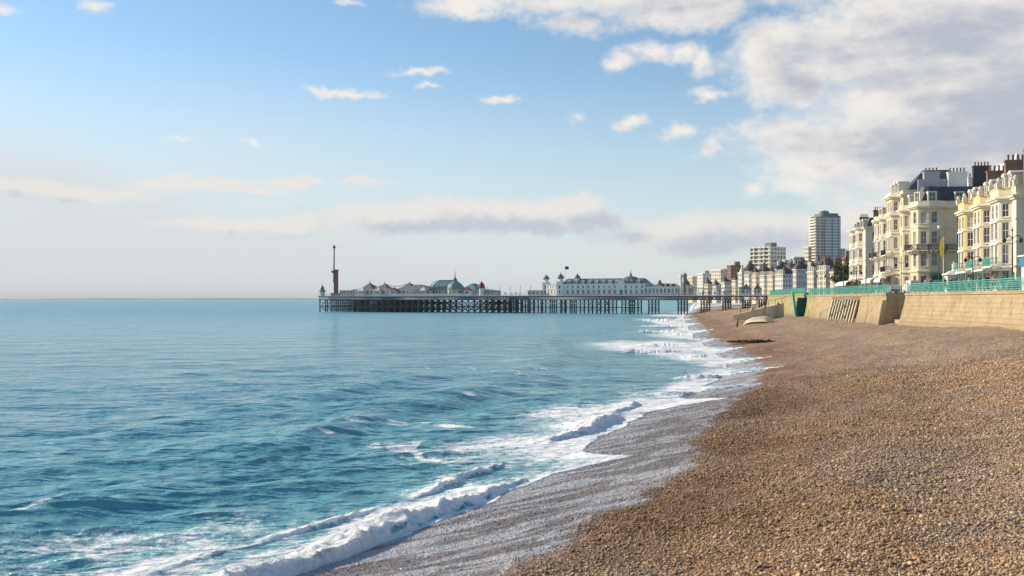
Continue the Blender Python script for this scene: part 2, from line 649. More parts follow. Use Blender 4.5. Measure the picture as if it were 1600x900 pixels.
# uniform area density near, falling beyond 24 m
width = 0.62 * Yp + 11.6 - shore_x(Yp)
pdf = NP_ / (Yp * math.log(74 / 7.0) * width)
want = np.where(Yp < 22, 980.0, 980.0 * (22.0 / Yp) ** 1.2) * sstep(Yp, 74, 40)
keep &= rs.rand(NP_) < np.clip(want / pdf, 0, 1)
_tt = Xp - shore_x(Yp)
keep &= (rs.rand(NP_) < np.where(_tt < wet_limit(Yp) - 0.3, 0.85, 1.0))
Xp, Yp = Xp[keep], Yp[keep]
n = len(Xp)
Zp = beach_z(Xp, Yp)
wet_p, damp_p, froth_p = beach_attrs(Xp, Yp)
coarse = np.clip(0.5 + 1.3 * fbm(Xp * 0.22 + 9, Yp * 0.18 + 2, 3), 0, 1)
size = np.exp(rs.randn(n) * 0.50) * (0.0145 + 0.007 * coarse) * (1 + np.clip(Yp - 22, 0, 60) * 0.016)
size = np.clip(size * 0.68, 0.0055, 0.055)
size *= 1 - 0.30 * wet_p
pal = np.array([(0.475, 0.315, 0.185), (0.38, 0.24, 0.135), (0.55, 0.40, 0.255), (0.27, 0.165, 0.09), (0.58, 0.47, 0.35), (0.40, 0.31, 0.235), (0.19, 0.14, 0.10), (0.66, 0.60, 0.52), (0.45, 0.27, 0.14), (0.33, 0.28, 0.23)])
prob = np.array([0.24, 0.17, 0.16, 0.09, 0.08, 0.08, 0.05, 0.03, 0.06, 0.04])
pal = pal * np.array([[1.08, 1.07, 1.02]])
idx = rs.choice(len(pal), n, p=prob / prob.sum())
pcol = pal[idx] * (0.8 + 0.4 * rs.rand(n, 1))
patch = sstep(fbm(Xp * 0.16 + 31, Yp * 0.13 + 8, 3), 0.05, 0.30)[:, None]
pcol = pcol * (1 - patch * 0.3) + patch * 0.3 * (pcol.mean(1, keepdims=True) * np.array([[0.97, 0.93, 0.88]]))
dm = (damp_p * (1 - wet_p))[:, None]
pcol = pcol * (1 - dm * np.array([[0.40, 0.47, 0.54]]))
upper = sstep(Xp - shore_x(Yp), 12, 24)[:, None]
pcol = pcol * (1 + upper * np.array([[0.22, 0.24, 0.34]]))
wp = wet_p[:, None]
wetc = pcol.mean(1, keepdims=True) * np.array([[0.80, 0.70, 0.66]]) + 0.015
pcol = pcol * (1 - wp) + wetc * wp
fz = np.clip((froth_p - 0.12) * 1.5 + 0.22 * rs.randn(n), 0, 0.8)[:, None] * (wet_p > 0.3)[:, None]
pcol = pcol * (1 - fz) + fz * np.array([[0.56, 0.555, 0.56]])
pcol = pcol * (1 - (1 - wp) * np.array([[-0.05, 0.015, 0.09]]))
me = bpy.data.meshes.new('pebbles')
me.vertices.add(n)
pco = np.stack([Xp, Yp, Zp + size * (0.38 - 0.20 * wet_p) + size * 0.35 * rs.rand(n) * (1 - wet_p)], 1).astype(np.float32)
me.vertices.foreach_set('co', pco.ravel())


def put_attr(me, nm, typ, key, arr):
    a = me.attributes.new(nm, typ, 'POINT')
    a.data.foreach_set(key, np.ascontiguousarray(arr, np.float32).ravel())


sc3 = np.stack([size * (0.9 + 0.5 * rs.rand(n)), size * (0.75 + 0.35 * rs.rand(n)), size * (0.42 + 0.3 * rs.rand(n))], 1)
rot3 = np.stack([rs.randn(n) * 0.35, rs.randn(n) * 0.35, rs.rand(n) * 6.283], 1)
put_attr(me, 'pscale', 'FLOAT_VECTOR', 'vector', sc3)
put_attr(me, 'prot', 'FLOAT_VECTOR', 'vector', rot3)
put_attr(me, 'pcol', 'FLOAT_COLOR', 'color', np.concatenate([pcol, np.ones((n, 1))], 1))
put_attr(me, 'pwet', 'FLOAT', 'value', wet_p)
me.update()
peb = tag(link('pebbles', me), 'loose brown and grey pebbles covering the near beach', 'pebbles', kind='stuff')
gn = bpy.data.node_groups.new('pebble_scatter', 'GeometryNodeTree')
gn.interface.new_socket('Geometry', in_out='INPUT', socket_type='NodeSocketGeometry')
gn.interface.new_socket('Geometry', in_out='OUTPUT', socket_type='NodeSocketGeometry')
gi = gn.nodes.new('NodeGroupInput')
go = gn.nodes.new('NodeGroupOutput')
m2p = gn.nodes.new('GeometryNodeMeshToPoints')
iop = gn.nodes.new('GeometryNodeInstanceOnPoints')
gn.links.new(gi.outputs[0], m2p.inputs['Mesh'])
gn.links.new(m2p.outputs[0], iop.inputs['Points'])
join = gn.nodes.new('GeometryNodeJoinGeometry')
for kk in range(3):
    ico = gn.nodes.new('GeometryNodeMeshIcoSphere')
    ico.inputs['Radius'].default_value = 1.0
    ico.inputs['Subdivisions'].default_value = 2
    sp = gn.nodes.new('GeometryNodeSetPosition')
    nz = gn.nodes.new('ShaderNodeTexNoise')
    nz.noise_dimensions = '4D'
    nz.inputs['W'].default_value = 3.7 * kk
    nz.inputs['Scale'].default_value = 0.9
    nz.inputs['Detail'].default_value = 1.0
    sb = gn.nodes.new('ShaderNodeVectorMath')
    sb.operation = 'SUBTRACT'
    sb.inputs[1].default_value = (0.5, 0.5, 0.5)
    gn.links.new(nz.outputs['Color'], sb.inputs[0])
    gn.links.new(ico.outputs[0], sp.inputs['Geometry'])
    gn.links.new(sb.outputs[0], sp.inputs['Offset'])
    smn = gn.nodes.new('GeometryNodeSetShadeSmooth')
    gn.links.new(sp.outputs[0], smn.inputs[0])
    smt = gn.nodes.new('GeometryNodeSetMaterial')
    smt.inputs['Material'].default_value = MATS['pebble']
    gn.links.new(smn.outputs[0], smt.inputs[0])
    g2i = gn.nodes.new('GeometryNodeGeometryToInstance')
    gn.links.new(smt.outputs[0], g2i.inputs[0])
    gn.links.new(g2i.outputs[0], join.inputs[0])
gn.links.new(join.outputs[0], iop.inputs['Instance'])
iop.inputs['Pick Instance'].default_value = True


def named(nm, typ):
    nd = gn.nodes.new('GeometryNodeInputNamedAttribute')
    nd.data_type = typ
    nd.inputs['Name'].default_value = nm
    return nd.outputs['Attribute']


gn.links.new(named('pscale', 'FLOAT_VECTOR'), iop.inputs['Scale'])
e2r = gn.nodes.new('FunctionNodeEulerToRotation')
gn.links.new(named('prot', 'FLOAT_VECTOR'), e2r.inputs[0])
gn.links.new(e2r.outputs[0], iop.inputs['Rotation'])
gn.links.new(iop.outputs[0], go.inputs[0])
md = peb.modifiers.new('scatter', 'NODES')
md.node_group = gn
print('pebbles', n)

# ------------------------------------------------------------------ sea
mt, t, b = material('sea_water')
co = t.pos()
foam_d = t.attr('foam')
shal = t.attr('shallow')
# lace of froth: stretched cells, only their borders carry froth where it is thin
wv = t.v('SUBTRACT', t.noise(co, 0.9, 3.0, 0.6, 'Color'), (0.5, 0.5, 0.5))
cw = t.v('ADD', t.v('MULTIPLY', co, (1.0, 0.8, 1.0)), t.vscale(wv, 2.4))
lace1 = t.voro(cw, 0.8, 'DISTANCE_TO_EDGE')
lace2 = t.voro(cw, 2.7, 'DISTANCE_TO_EDGE')
lace = t.m('MAXIMUM', t.rng(lace1, 0.0, 0.34, 1.0, 0.0), t.m('MULTIPLY', t.rng(lace2, 0.0, 0.34, 1.0, 0.0), 0.8))
fine = t.m('ADD', t.m('MULTIPLY', t.noise(co, 4.0, 4.0, 0.7), 0.6), t.m('MULTIPLY', t.noise(co, 15.0, 3.0, 0.7), 0.4))
pat = t.m('ADD', t.m('MULTIPLY', lace, 0.44), t.m('MULTIPLY', fine, 1.15))
fmask = t.rng(t.m('ADD', t.m('MULTIPLY', foam_d, 1.35), t.m('SUBTRACT', pat, 1.24)), -0.16, 0.34)
n_patch = t.noise(t.v('MULTIPLY', co, (0.6, 1.0, 1.0)), 0.05, 4.0, 0.55)
deep = t.mix(t.rng(n_patch, 0.35, 0.7), (0.150, 0.395, 0.470), (0.175, 0.435, 0.500))
body = t.mix(shal, deep, (0.040, 0.27, 0.29))
colr = t.mix(t.m('MULTIPLY', fmask, t.rng(fine, 0.28, 0.55, 0.78, 1.0)), body, (0.90, 0.90, 0.895))
t.put(b.inputs['Base Color'], colr)
t.put(b.inputs['Roughness'], t.m('ADD', t.m('MULTIPLY', fmask, 0.60), t.attr('ripple')))
b.inputs['IOR'].default_value = 1.333
t.put(b.inputs['Specular IOR Level'], t.m('SUBTRACT', 0.5, t.m('MULTIPLY', fmask, 0.3)))
r1 = t.noise(t.v('MULTIPLY', co, (0.55, 1.0, 1.0)), 2.6, 4.0, 0.65)
r2 = t.noise(t.v('MULTIPLY', co, (0.42, 1.0, 1.0)), 0.62, 4.0, 0.62)
r3 = t.noise(t.v('MULTIPLY', co, (0.36, 1.0, 1.0)), 0.17, 5.0, 0.62)
nrm = t.bump(r1, 0.75, 0.20)
nrm = t.bump(r2, 0.62, 0.80, nrm)
nrm = t.bump(r3, 0.62, 3.6, nrm)
nrm = t.bump(fine, t.m('MULTIPLY', foam_d, 0.8), 0.10, nrm)
t.put(b.inputs['Subsurface Weight'], t.m('MULTIPLY', fmask, 0.75))
b.inputs['Subsurface Radius'].default_value = (1.0, 1.0, 1.0)
b.inputs['Subsurface Scale'].default_value = 0.10
t.put(b.inputs['Normal'], nrm)

# rows of equal Y, columns of equal distance from the shore line
inv = np.linspace(1 / 15.0, 1 / 900.0, 800)
ys = np.concatenate([np.linspace(-50, 14.7, 90), 1 / inv, np.geomspace(900, 45000, 40)[1:]])
tn = np.concatenate([np.linspace(7.5, 3.5, 45), np.linspace(3.5, -6.0, 150)[1:], np.linspace(-6.0, -14, 80)[1:]])
fr_ = np.linspace(0, 1, 170)[1:]
rows = len(ys)
far = -(75.0 + 1.05 * np.maximum(ys, 0))
TT = np.empty((rows, len(tn) + len(fr_)))
TT[:, :len(tn)] = tn
TT[:, len(tn):] = -14.0 * (far[:, None] / -14.0) ** fr_[None, :]
YY = np.repeat(ys[:, None], TT.shape[1], 1)
SX = np.where(YY < 600, shore_x(YY), shore_x(np.array(600.0)) + (YY - 600) * 0.2)
XX = TT + SX
dcol = np.abs(np.gradient(TT, axis=1))
drow = np.abs(np.gradient(YY, axis=0))
res = np.maximum(dcol, np.minimum(drow, 1e9))
H = np.zeros_like(XX)
DXh = np.zeros_like(XX)
DYh = np.zeros_like(XX)
wr = np.random.RandomState(21)
fade_far = sstep(YY, 900, 400)
shoal = sstep(TT, -0.3, -7.0)
for i in range(46):
    lam = 0.55 * (15.0 / 0.55) ** (i / 45.0)
    ang = math.radians(-66 + wr.randn() * 26)            # direction of travel: towards the viewer and the beach
    if lam > 7:
        ang = math.radians(-38 + wr.randn() * 14)
    kx, ky = math.cos(ang) * 2 * math.pi / lam, math.sin(ang) * 2 * math.pi / lam
    amp = 0.0108 * lam ** 0.22 * (1.0 if lam < 3.5 else 0.75) * (0.6 + 0.8 * wr.rand())
    ph = wr.rand() * 6.283
    wgt = np.clip((lam / res - 2.5) / 3.0, 0, 1) * shoal
    # groups of waves rather than endless even rows
    env = 0.35 + 1.3 * np.clip(0.5 + vnoise(XX / (lam * 5) + i * 3.1, YY / (lam * 5) + i * 1.7), 0, 1)
    arg = kx * XX + ky * YY + ph
    s_, c_ = np.sin(arg), np.cos(arg)
    H += wgt * env * amp * c_
    DXh -= wgt * env * amp * 0.8 * math.cos(ang) * s_
    DYh -= wgt * env * amp * 0.8 * math.sin(ang) * s_
H *= fade_far

# breakers that run along the shore line: (Y from, Y to, distance off the shore line, height)
BREAK = [(12.0, 33.5, -0.75, 0.40), (14.0, 29.0, -2.9, 0.17), (29.5, 37.0, -2.4, 0.22), (40.5, 51.5, -1.9, 0.36), (52, 58, -2.4, 0.26)]
# breakers further off, whose crests lie across the line of sight: (X, Y, half length, angle of crest, height)
CROSS = [(11.0, 63, 2.2, 0.45, 0.36), (14.5, 76, 3.0, 0.40, 0.36), (15.5, 112, 5.0, 0.22, 0.75), (19.5, 103, 4.0, 0.25, 0.42), (20, 128, 6, 0.2, 0.45), (26, 180, 8.0, 0.12, 0.8), (30, 168, 8, 0.12, 0.5), (33, 215, 9, 0.1, 0.7), (44, 280, 12, 0.1, 0.9)]
FO = np.zeros_like(XX)
zb = beach_z(XX, np.minimum(YY, 600))
Z = H.copy()


def billow(x, y, oct=4):
    s = 0
    a = 1.0
    for i in range(oct):
        s = s + a * np.abs(vnoise(x * 2 ** i + 31.7 * i, y * 2 ** i + 11.3 * i)) * 2
        a *= 0.55
    return s


TURB = 0.55 - billow(XX * 1.7, YY * 1.7)


LIP = np.zeros_like(XX)
FRONT = fbm(XX * 1.3 + 7, YY * 1.3 + 3, 4, 0.6)


def breaker(d, seg, a):
    global Z, FO, LIP
    sc = a / 0.55
    d = d + 0.30 * sc * TURB
    prof = np.where(d > 0, np.exp(-(d / (0.42 * sc)) ** 2), np.exp(-(np.abs(d) / (1.25 * sc)) ** 1.5))
    Z = Z + a * seg * prof * (0.92 + 0.22 * TURB)
    LIP = np.maximum(LIP, a * seg * 0.30 * prof ** 2 * sstep(YY, 80, 50))
    front = np.exp(-(d / (0.26 * sc)) ** 2) + np.exp(-(d / (0.95 * sc)) ** 2) * np.clip(0.46 + 1.1 * FRONT, 0, 1)
    spill = np.where(d > 0, np.clip(front, 0, 1), np.exp(-(np.abs(d) / (0.8 * sc)) ** 1.5))
    FO = np.maximum(FO, np.clip(seg * 1.3, 0, 1) * spill * (0.90 + 0.30 * TURB))
    tail = np.where(d > 0, 0, np.exp(-np.abs(d) / (2.6 * sc)))
    FO = np.maximum(FO, seg * tail * (0.54 + 0.25 * TURB))


for k_, (y0, y1, tc, a) in enumerate(BREAK):
    L = (y1 - y0)
    seg = sstep(YY, y0 - 0.10 * L, y0 + 0.25 * L) * sstep(YY, y1 + 0.12 * L, y1 - 0.22 * L)
    seg = seg * np.clip(0.85 + 0.7 * vnoise(YY * 0.30 + k_ * 7, YY * 0 + k_) + 0.3 * vnoise(YY * 1.1 + k_ * 3, YY * 0 + k_), 0.2, 1.3)
    wob = 0.9 * vnoise(YY * 0.22 + k_ * 5, YY * 0 + 2.2 * k_) + 0.45 * vnoise(YY * 0.9, YY * 0 + k_)
    breaker(TT - (tc + wob), seg, a)
for k_, (xc, yc, hl, an, a) in enumerate(CROSS):
    cx, cy = math.cos(an), math.sin(an)
    al = (XX - xc) * cx + (YY - yc) * cy
    ac = (XX - xc) * cy - (YY - yc) * cx          # positive towards the beach and the viewer
    seg = np.clip(1 - np.abs(al / hl) ** 2.2, 0, 1) * np.clip(0.85 + 0.8 * vnoise(al * 0.5, al * 0 + k_ * 3.3), 0.3, 1.3)
    wob = 1.4 * vnoise(al * 0.30 + k_ * 5, al * 0 + 1.2 * k_) + 0.10 * al * al / hl
    breaker(ac + wob, seg, a)
# long unbroken swells running in before they break
for (yc, tc, a, wy, wt_) in [(60, -14, 0.45, 13, 3.2), (64, -22, 0.40, 16, 3.6), (40, -13, 0.25, 9, 2.5), (90, -17, 0.5, 22, 4), (26, -11, 0.22, 7, 2.0), (130, -24, 0.5, 30, 5)]:
    wob = 1.2 * vnoise(YY * 0.1, YY * 0 + yc)
    d = TT - tc - wob
    Z += a * np.exp(-((YY - yc) / wy) ** 2) * np.where(d > 0, np.exp(-(d / (wt_ * 0.6)) ** 2), np.exp(-(d / wt_) ** 2))
# froth: swash, drifting lace, a few white horses
W = wash_limit(YY)
wash_in = sstep(TT, W + 0.02, W - 0.10)
big = fbm(XX * 0.35 + 3, YY * 0.22 + 1, 4)
FO = np.maximum(FO, sstep(TT, -4.8, -0.2) * np.clip(0.62 + 0.8 * big, 0, 1) * sstep(YY, 27, 34) * (1 - 0.38 * sstep(TT, -0.6, 0.4)))
FO = np.maximum(FO, sstep(TT, -3.5, -1.2) * sstep(TT, 0.3, -0.6) * np.clip(0.50 + 0.7 * big, 0, 0.9))
rim = np.exp(-((TT - W) / (0.20 + 0.0025 * YY)) ** 2)
FO = np.maximum(FO, rim * 1.0)
zone = sstep(TT, -15, -3.5) * sstep(YY, 31, 23)
FO = np.maximum(FO, zone * np.clip(0.34 + 0.75 * fbm(XX * 0.22 + 8, YY * 0.2 + 4, 3), 0, 0.75))
zone2 = sstep(TT, -9.5, -3) * sstep(YY, 33, 40) * sstep(YY, 75, 55)
FO = np.maximum(FO, zone2 * np.clip(0.40 + 0.85 * fbm(XX * 0.18 + 2, YY * 0.13 + 9, 3), 0, 0.8))
zone3 = sstep(TT, -24, -5) * sstep(YY, 75, 110)
FO = np.maximum(FO, zone3 * np.clip(0.12 + 1.0 * fbm(XX * 0.10 + 5, YY * 0.03 + 2, 3), 0, 0.8))
ln = np.abs(fbm(XX * 0.11 + 40, YY * 0.09 + 11, 4)) 
thin = sstep(ln, 0.030, 0.004) * sstep(fbm(XX * 0.05 + 2, YY * 0.05 + 7, 2), 0.06, 0.22) * sstep(YY, 120, 40) * sstep(TT, -2, -6)
FO = np.maximum(FO, thin * 0.78)
turb = np.clip(FO - 0.35, 0, 1) * sstep(YY, 260, 60)
Z += turb * (0.08 * TURB * sstep(TT, -9, -4) + 0.11 * (0.5 - billow(XX * 2.1 + 4, YY * 2.1, 3)) * sstep(YY, 70, 35)) * sstep(TT, 0.6, -0.6)
for (px, py, wx, wy) in [(735, 626, 0.40, 0.5), (700, 662, 1.3, 0.28), (508, 683, 0.45, 0.22), (690, 672, 0.9, 0.25), (715, 666, 0.9, 0.3), (590, 664, 1.6, 0.18), (640, 660, 1.3, 0.16)]:
    yc = CAM_H * FPX / (py - 468)
    xc = X_at(px, yc)
    FO = np.maximum(FO, (0.72 + 0.5 * FRONT) * np.exp(-((XX - xc) / wx) ** 2 - ((YY - yc) / wy) ** 2))
fluff = np.clip(FO - 0.5, 0, 0.5) * 2 * sstep(YY, 75, 35) * sstep(TT, 0.4, -0.4) * sstep(Z, 0.06, 0.22)
FX = fluff * (0.13 * fbm(XX * 2.9 + 50, YY * 2.9, 3, 0.65))
FY = fluff * (0.13 * fbm(XX * 2.9, YY * 2.9 + 70, 3, 0.65))
Z = Z + fluff * 0.10 * fbm(XX * 3.3 + 20, YY * 3.3 + 20, 3, 0.65)
# the swash: a film over the shingle that ends at its front
film = zb + 0.035 + 0.03 * vnoise(XX * 2, YY * 2)
Zs = np.maximum(Z, film)
Zs = np.where(TT > -2.0, np.where(TT < W, Zs, np.minimum(Zs, zb - 0.25 * np.clip((TT - W) / 0.12, 0, 1) + 0.035)), Zs)
SHAL = np.clip(sstep(TT, -30, -1) * 0.30 + 0.55 * np.clip(Z - 0.22, 0, 0.6), 0, 1)
m_ = sstep(TT, -1.0, -4.0)
sea = tag(grid_mesh('sea', XX + FX + LIP * sstep(TT, 0.8, -0.2) + DXh * fade_far * m_, YY + FY + DYh * fade_far * m_, Zs, 'sea_water', {'foam': np.clip(FO, 0, 1), 'shallow': SHAL, 'ripple': 0.12 + 0.20 * sstep(YY, 30, 500)}), 'turquoise choppy sea with white surf along the beach', 'sea', kind='structure')

# spray thrown up along the near breakers
srng = np.random.RandomState(8)
cand = np.argwhere((FO > 0.62) & (YY > 14) & (YY < 62) & (TT > -5) & (TT < 0.5) & (Z > 0.25))
pk = cand[srng.randint(0, len(cand), 9000)]
sxp, syp, szp = XX[pk[:, 0], pk[:, 1]], YY[pk[:, 0], pk[:, 1]], Zs[pk[:, 0], pk[:, 1]]
hgt_ = np.clip((szp - 0.05) / 0.5, 0, 1)
ns_ = len(sxp)
sxp = sxp + srng.randn(ns_) * 0.08
syp = syp + srng.randn(ns_) * 0.08
lift = 0.02 + srng.exponential(0.06, ns_) * hgt_
szp = szp + lift
ssz = 0.003 + 0.006 * srng.rand(ns_) ** 2
me = bpy.data.meshes.new('spray')
me.vertices.add(ns_)
me.vertices.foreach_set('co', np.stack([sxp, syp, szp], 1).astype(np.float32).ravel())
put_attr(me, 'pscale', 'FLOAT_VECTOR', 'vector', np.stack([ssz * (0.8 + 0.8 * srng.rand(ns_)), ssz * (0.8 + 0.8 * srng.rand(ns_)), ssz], 1))
put_attr(me, 'prot', 'FLOAT_VECTOR', 'vector', srng.rand(ns_, 3) * 6.28)
put_attr(me, 'pcol', 'FLOAT_COLOR', 'color', np.ones((ns_, 4)) * np.array([[0.85, 0.85, 0.85, 1.0]]))
put_attr(me, 'pwet', 'FLOAT', 'value', np.zeros(ns_))
me.update()
spray = tag(link('spray', me), 'white spray flying above the near breakers', 'spray', kind='stuff')
spray.modifiers.new('scatter', 'NODES').node_group = gn

# ------------------------------------------------------------------ materials for what people built
CREAM = (0.62, 0.50, 0.33)
plain('stucco_cream', (0.76, 0.63, 0.42), 0.75, 0.07, 0.5, dirt=(0.46, 0.36, 0.24))
plain('stucco_yellow', (0.77, 0.58, 0.30), 0.75, 0.07, 0.5, dirt=(0.50, 0.34, 0.16))
plain('stucco_ivory', (0.79, 0.70, 0.53), 0.75, 0.06, 0.5, dirt=(0.50, 0.42, 0.31))
plain('stucco_white', (0.81, 0.79, 0.74), 0.75, 0.06, 0.5, dirt=(0.55, 0.52, 0.47))
plain('stucco_tan', (0.42, 0.31, 0.21), 0.8, 0.08, 0.5, dirt=(0.33, 0.24, 0.17))
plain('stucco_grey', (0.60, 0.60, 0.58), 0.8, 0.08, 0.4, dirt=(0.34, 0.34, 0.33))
plain('trim', (0.80, 0.73, 0.58), 0.7, 0.05, 0.8, dirt=(0.56, 0.47, 0.34))
plain('white_paint', (0.80, 0.79, 0.76), 0.5, 0.03, 2.0)
plain('brick_red', (0.27, 0.125, 0.085), 0.85, 0.14, 0.6, dirt=(0.18, 0.09, 0.07))
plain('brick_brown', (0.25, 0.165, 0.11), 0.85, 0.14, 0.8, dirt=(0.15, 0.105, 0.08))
plain('brick_dark', (0.075, 0.072, 0.085), 0.85, 0.2, 0.8)
plain('render_grey', (0.46, 0.46, 0.49), 0.8, 0.06, 0.8, dirt=(0.34, 0.34, 0.37))
plain('slate', (0.068, 0.073, 0.092), 0.55, 0.22, 0.9, dirt=(0.085, 0.08, 0.085), bump=0.2)
plain('roof_tile', (0.24, 0.085, 0.055), 0.8, 0.18, 0.9)
plain('pot_clay', (0.30, 0.12, 0.075), 0.8, 0.15, 2.0)
plain('teal_paint', (0.13, 0.47, 0.385), 0.45, 0.14, 1.2, dirt=(0.20, 0.42, 0.36), spec=0.4)
plain('teal_dark', (0.035, 0.17, 0.14), 0.5, 0.16, 1.2)
plain('iron_black', (0.022, 0.022, 0.024), 0.5, 0.2, 3.0)
plain('iron_brown', (0.085, 0.055, 0.040), 0.55, 0.2, 3.0)
plain('iron_pier', (0.070, 0.085, 0.105), 0.6, 0.3, 0.8, dirt=(0.10, 0.085, 0.075))
plain('timber_deck', (0.20, 0.15, 0.11), 0.8, 0.2, 0.6)
plain('concrete', (0.46, 0.40, 0.31), 0.85, 0.1, 0.5, dirt=(0.33, 0.27, 0.20), bump=0.2)
plain('concrete_pale', (0.70, 0.59, 0.42), 0.85, 0.1, 0.5, dirt=(0.45, 0.36, 0.25), bump=0.15)
plain('asphalt', (0.055, 0.055, 0.058), 0.9, 0.15, 0.7)
plain('paving', (0.33, 0.30, 0.27), 0.85, 0.1, 0.4)
plain('lead_blue', (0.16, 0.29, 0.33), 0.5, 0.12, 0.6, dirt=(0.24, 0.33, 0.38))
plain('lead_grey', (0.17, 0.19, 0.20), 0.55, 0.15, 0.8)
plain('canvas_white', (0.78, 0.76, 0.72), 0.8, 0.05, 0.8)
plain('canvas_green', (0.02, 0.10, 0.07), 0.8, 0.1, 0.8)
plain('canvas_dark', (0.03, 0.03, 0.035), 0.8, 0.1, 0.8)
plain('mast_brown', (0.22, 0.115, 0.06), 0.6, 0.1, 0.8)
plain('seaweed', (0.030, 0.020, 0.012), 0.7, 0.4, 4.0, bump=0.5)
plain('rust_red', (0.25, 0.05, 0.035), 0.6, 0.1, 1.0)
plain('sign_blue', (0.03, 0.22, 0.42), 0.4, 0.05, 1.0)
plain('banner_yellow', (0.70, 0.50, 0.03), 0.7, 0.06, 2.0)
plain('skin', (0.50, 0.30, 0.21), 0.6, 0.05, 4.0)
plain('hair', (0.05, 0.035, 0.025), 0.7, 0.2, 4.0)
for nm, c in {'cloth_navy': (0.02, 0.03, 0.07), 'cloth_black': (0.015, 0.015, 0.017), 'cloth_red': (0.35, 0.03, 0.03), 'cloth_white': (0.7, 0.68, 0.64), 'cloth_grey': (0.17, 0.17, 0.18),
              'cloth_blue': (0.05, 0.14, 0.33), 'cloth_beige': (0.45, 0.35, 0.24), 'cloth_denim': (0.06, 0.09, 0.16)}.items():
    plain(nm, c, 0.85, 0.08, 5.0)
for nm, c in {'car_black': (0.012, 0.012, 0.014), 'car_silver': (0.40, 0.41, 0.42), 'car_white': (0.72, 0.72, 0.71), 'car_blue': (0.03, 0.07, 0.16)}.items():
    mt = plain(nm, c, 0.25, 0.02, 3.0, spec=0.5)
    mt.node_tree.nodes['Principled BSDF'].inputs['Coat Weight'].default_value = 0.6
plain('rubber', (0.012, 0.012, 0.012), 0.9, 0.1, 6.0)
plain('leaf', (0.055, 0.085, 0.025), 0.7, 0.35, 1.0)
plain('leaf_autumn', (0.13, 0.085, 0.025), 0.7, 0.35, 1.0)
plain('bark', (0.09, 0.065, 0.045), 0.9, 0.2, 3.0)
plain('headland_green', (0.06, 0.10, 0.11), 0.95, 0.15, 0.002)

# glass: dark room behind, now and then a pale blind
mt, t, b = material('glass')
rnd = t.node('ShaderNodeObjectInfo').outputs['Random']
n1 = t.noise(t.v('ADD', t.objco(), t.xyz(t.m('MULTIPLY', rnd, 40.0), 0, 0)), 0.9, 2.0, 0.5)
cc = t.ramp(t.m('FRACT', t.m('MULTIPLY', rnd, 7.31)), [(0.0, (0.04, 0.046, 0.056)), (0.35, (0.075, 0.085, 0.098)), (0.6, (0.16, 0.17, 0.175)), (0.8, (0.31, 0.305, 0.29)), (1.0, (0.50, 0.47, 0.42))])
t.put(b.inputs['Base Color'], t.mix(t.rng(n1, 0.35, 0.7), cc, t.mix(1.0, cc, (0.6, 0.62, 0.66), 'MULTIPLY')))
b.inputs['Roughness'].default_value = 0.06
b.inputs['Specular IOR Level'].default_value = 0.6
# glass of the tower block: paler, bluish
mt, t, b = material('glass_blue')
rnd = t.node('ShaderNodeObjectInfo').outputs['Random']
t.put(b.inputs['Base Color'], t.ramp(rnd, [(0.0, (0.22, 0.28, 0.33)), (0.5, (0.30, 0.36, 0.41)), (1.0, (0.38, 0.44, 0.48))]))
b.inputs['Roughness'].default_value = 0.12
b.inputs['Specular IOR Level'].default_value = 0.7

# sea wall: weathered limestone blocks in courses, green near the waterline end
mt, t, b = material('wall_stone')
co = t.pos()
mp = t.v('MULTIPLY', co, (1.0, 1.0, 1.0))
sx, sy, sz = t.sep(co)
br = t.node('ShaderNodeTexBrick')
t.put(br.inputs['Vector'], t.xyz(sy, sz, 0.0))
br.inputs['Scale'].default_value = 1.0
br.inputs['Brick Width'].default_value = 1.35
br.inputs['Row Height'].default_value = 0.52
br.inputs['Mortar Size'].default_value = 0.025
br.inputs['Mortar Smooth'].default_value = 0.4
br.inputs['Color1'].default_value = (0.43, 0.335, 0.205, 1)
br.inputs['Color2'].default_value = (0.49, 0.385, 0.24, 1)
br.inputs['Mortar'].default_value = (0.38, 0.285, 0.17, 1)
n1 = t.noise(t.v('MULTIPLY', co, (1.0, 0.7, 1.3)), 0.55, 6.0, 0.65)
n2 = t.noise(t.v('MULTIPLY', co, (1.0, 1.0, 0.22)), 1.3, 6.0, 0.7)
c = t.mix(t.m('MULTIPLY', t.rng(n1, 0.40, 0.72), 0.6), br.outputs['Color'], (0.30, 0.215, 0.125))
c = t.mix(t.m('MULTIPLY', t.rng(n2, 0.50, 0.72), 0.75), c, (0.20, 0.14, 0.085))
n3 = t.noise(co, 2.6, 4.0, 0.6)
c = t.mix(t.m('MULTIPLY', t.rng(n3, 0.55, 0.8), 0.5), c, (0.62, 0.49, 0.31))
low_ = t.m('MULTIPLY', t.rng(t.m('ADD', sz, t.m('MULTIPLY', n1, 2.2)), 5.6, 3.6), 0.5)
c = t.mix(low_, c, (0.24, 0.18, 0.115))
alg = t.m('MULTIPLY', t.rng(sy, 186, 198), t.rng(t.noise(co, 0.7, 4.0, 0.6), 0.42, 0.6))
c = t.mix(t.m('MULTIPLY', alg, 0.75), c, (0.20, 0.27, 0.035))
t.put(b.inputs['Base Color'], c)
b.inputs['Roughness'].default_value = 0.9
b.inputs['Specular IOR Level'].default_value = 0.2
t.put(b.inputs['Normal'], t.bump(t.m('ADD', t.m('MULTIPLY', br.outputs['Fac'], -0.22), t.m('ADD', n1, n3)), 0.6, 0.12))

# ground behind the wall
mt, t, b = material('town_ground')
co = t.pos()
n1 = t.noise(co, 0.05, 5.0, 0.6)
c = t.mix(t.rng(n1, 0.35, 0.7), (0.16, 0.145, 0.125), (0.075, 0.085, 0.05))
t.put(b.inputs['Base Color'], c)
b.inputs['Roughness'].default_value = 0.95

# ------------------------------------------------------------------ sea wall, promenade, land
WZ = 6.9            # top of the coping


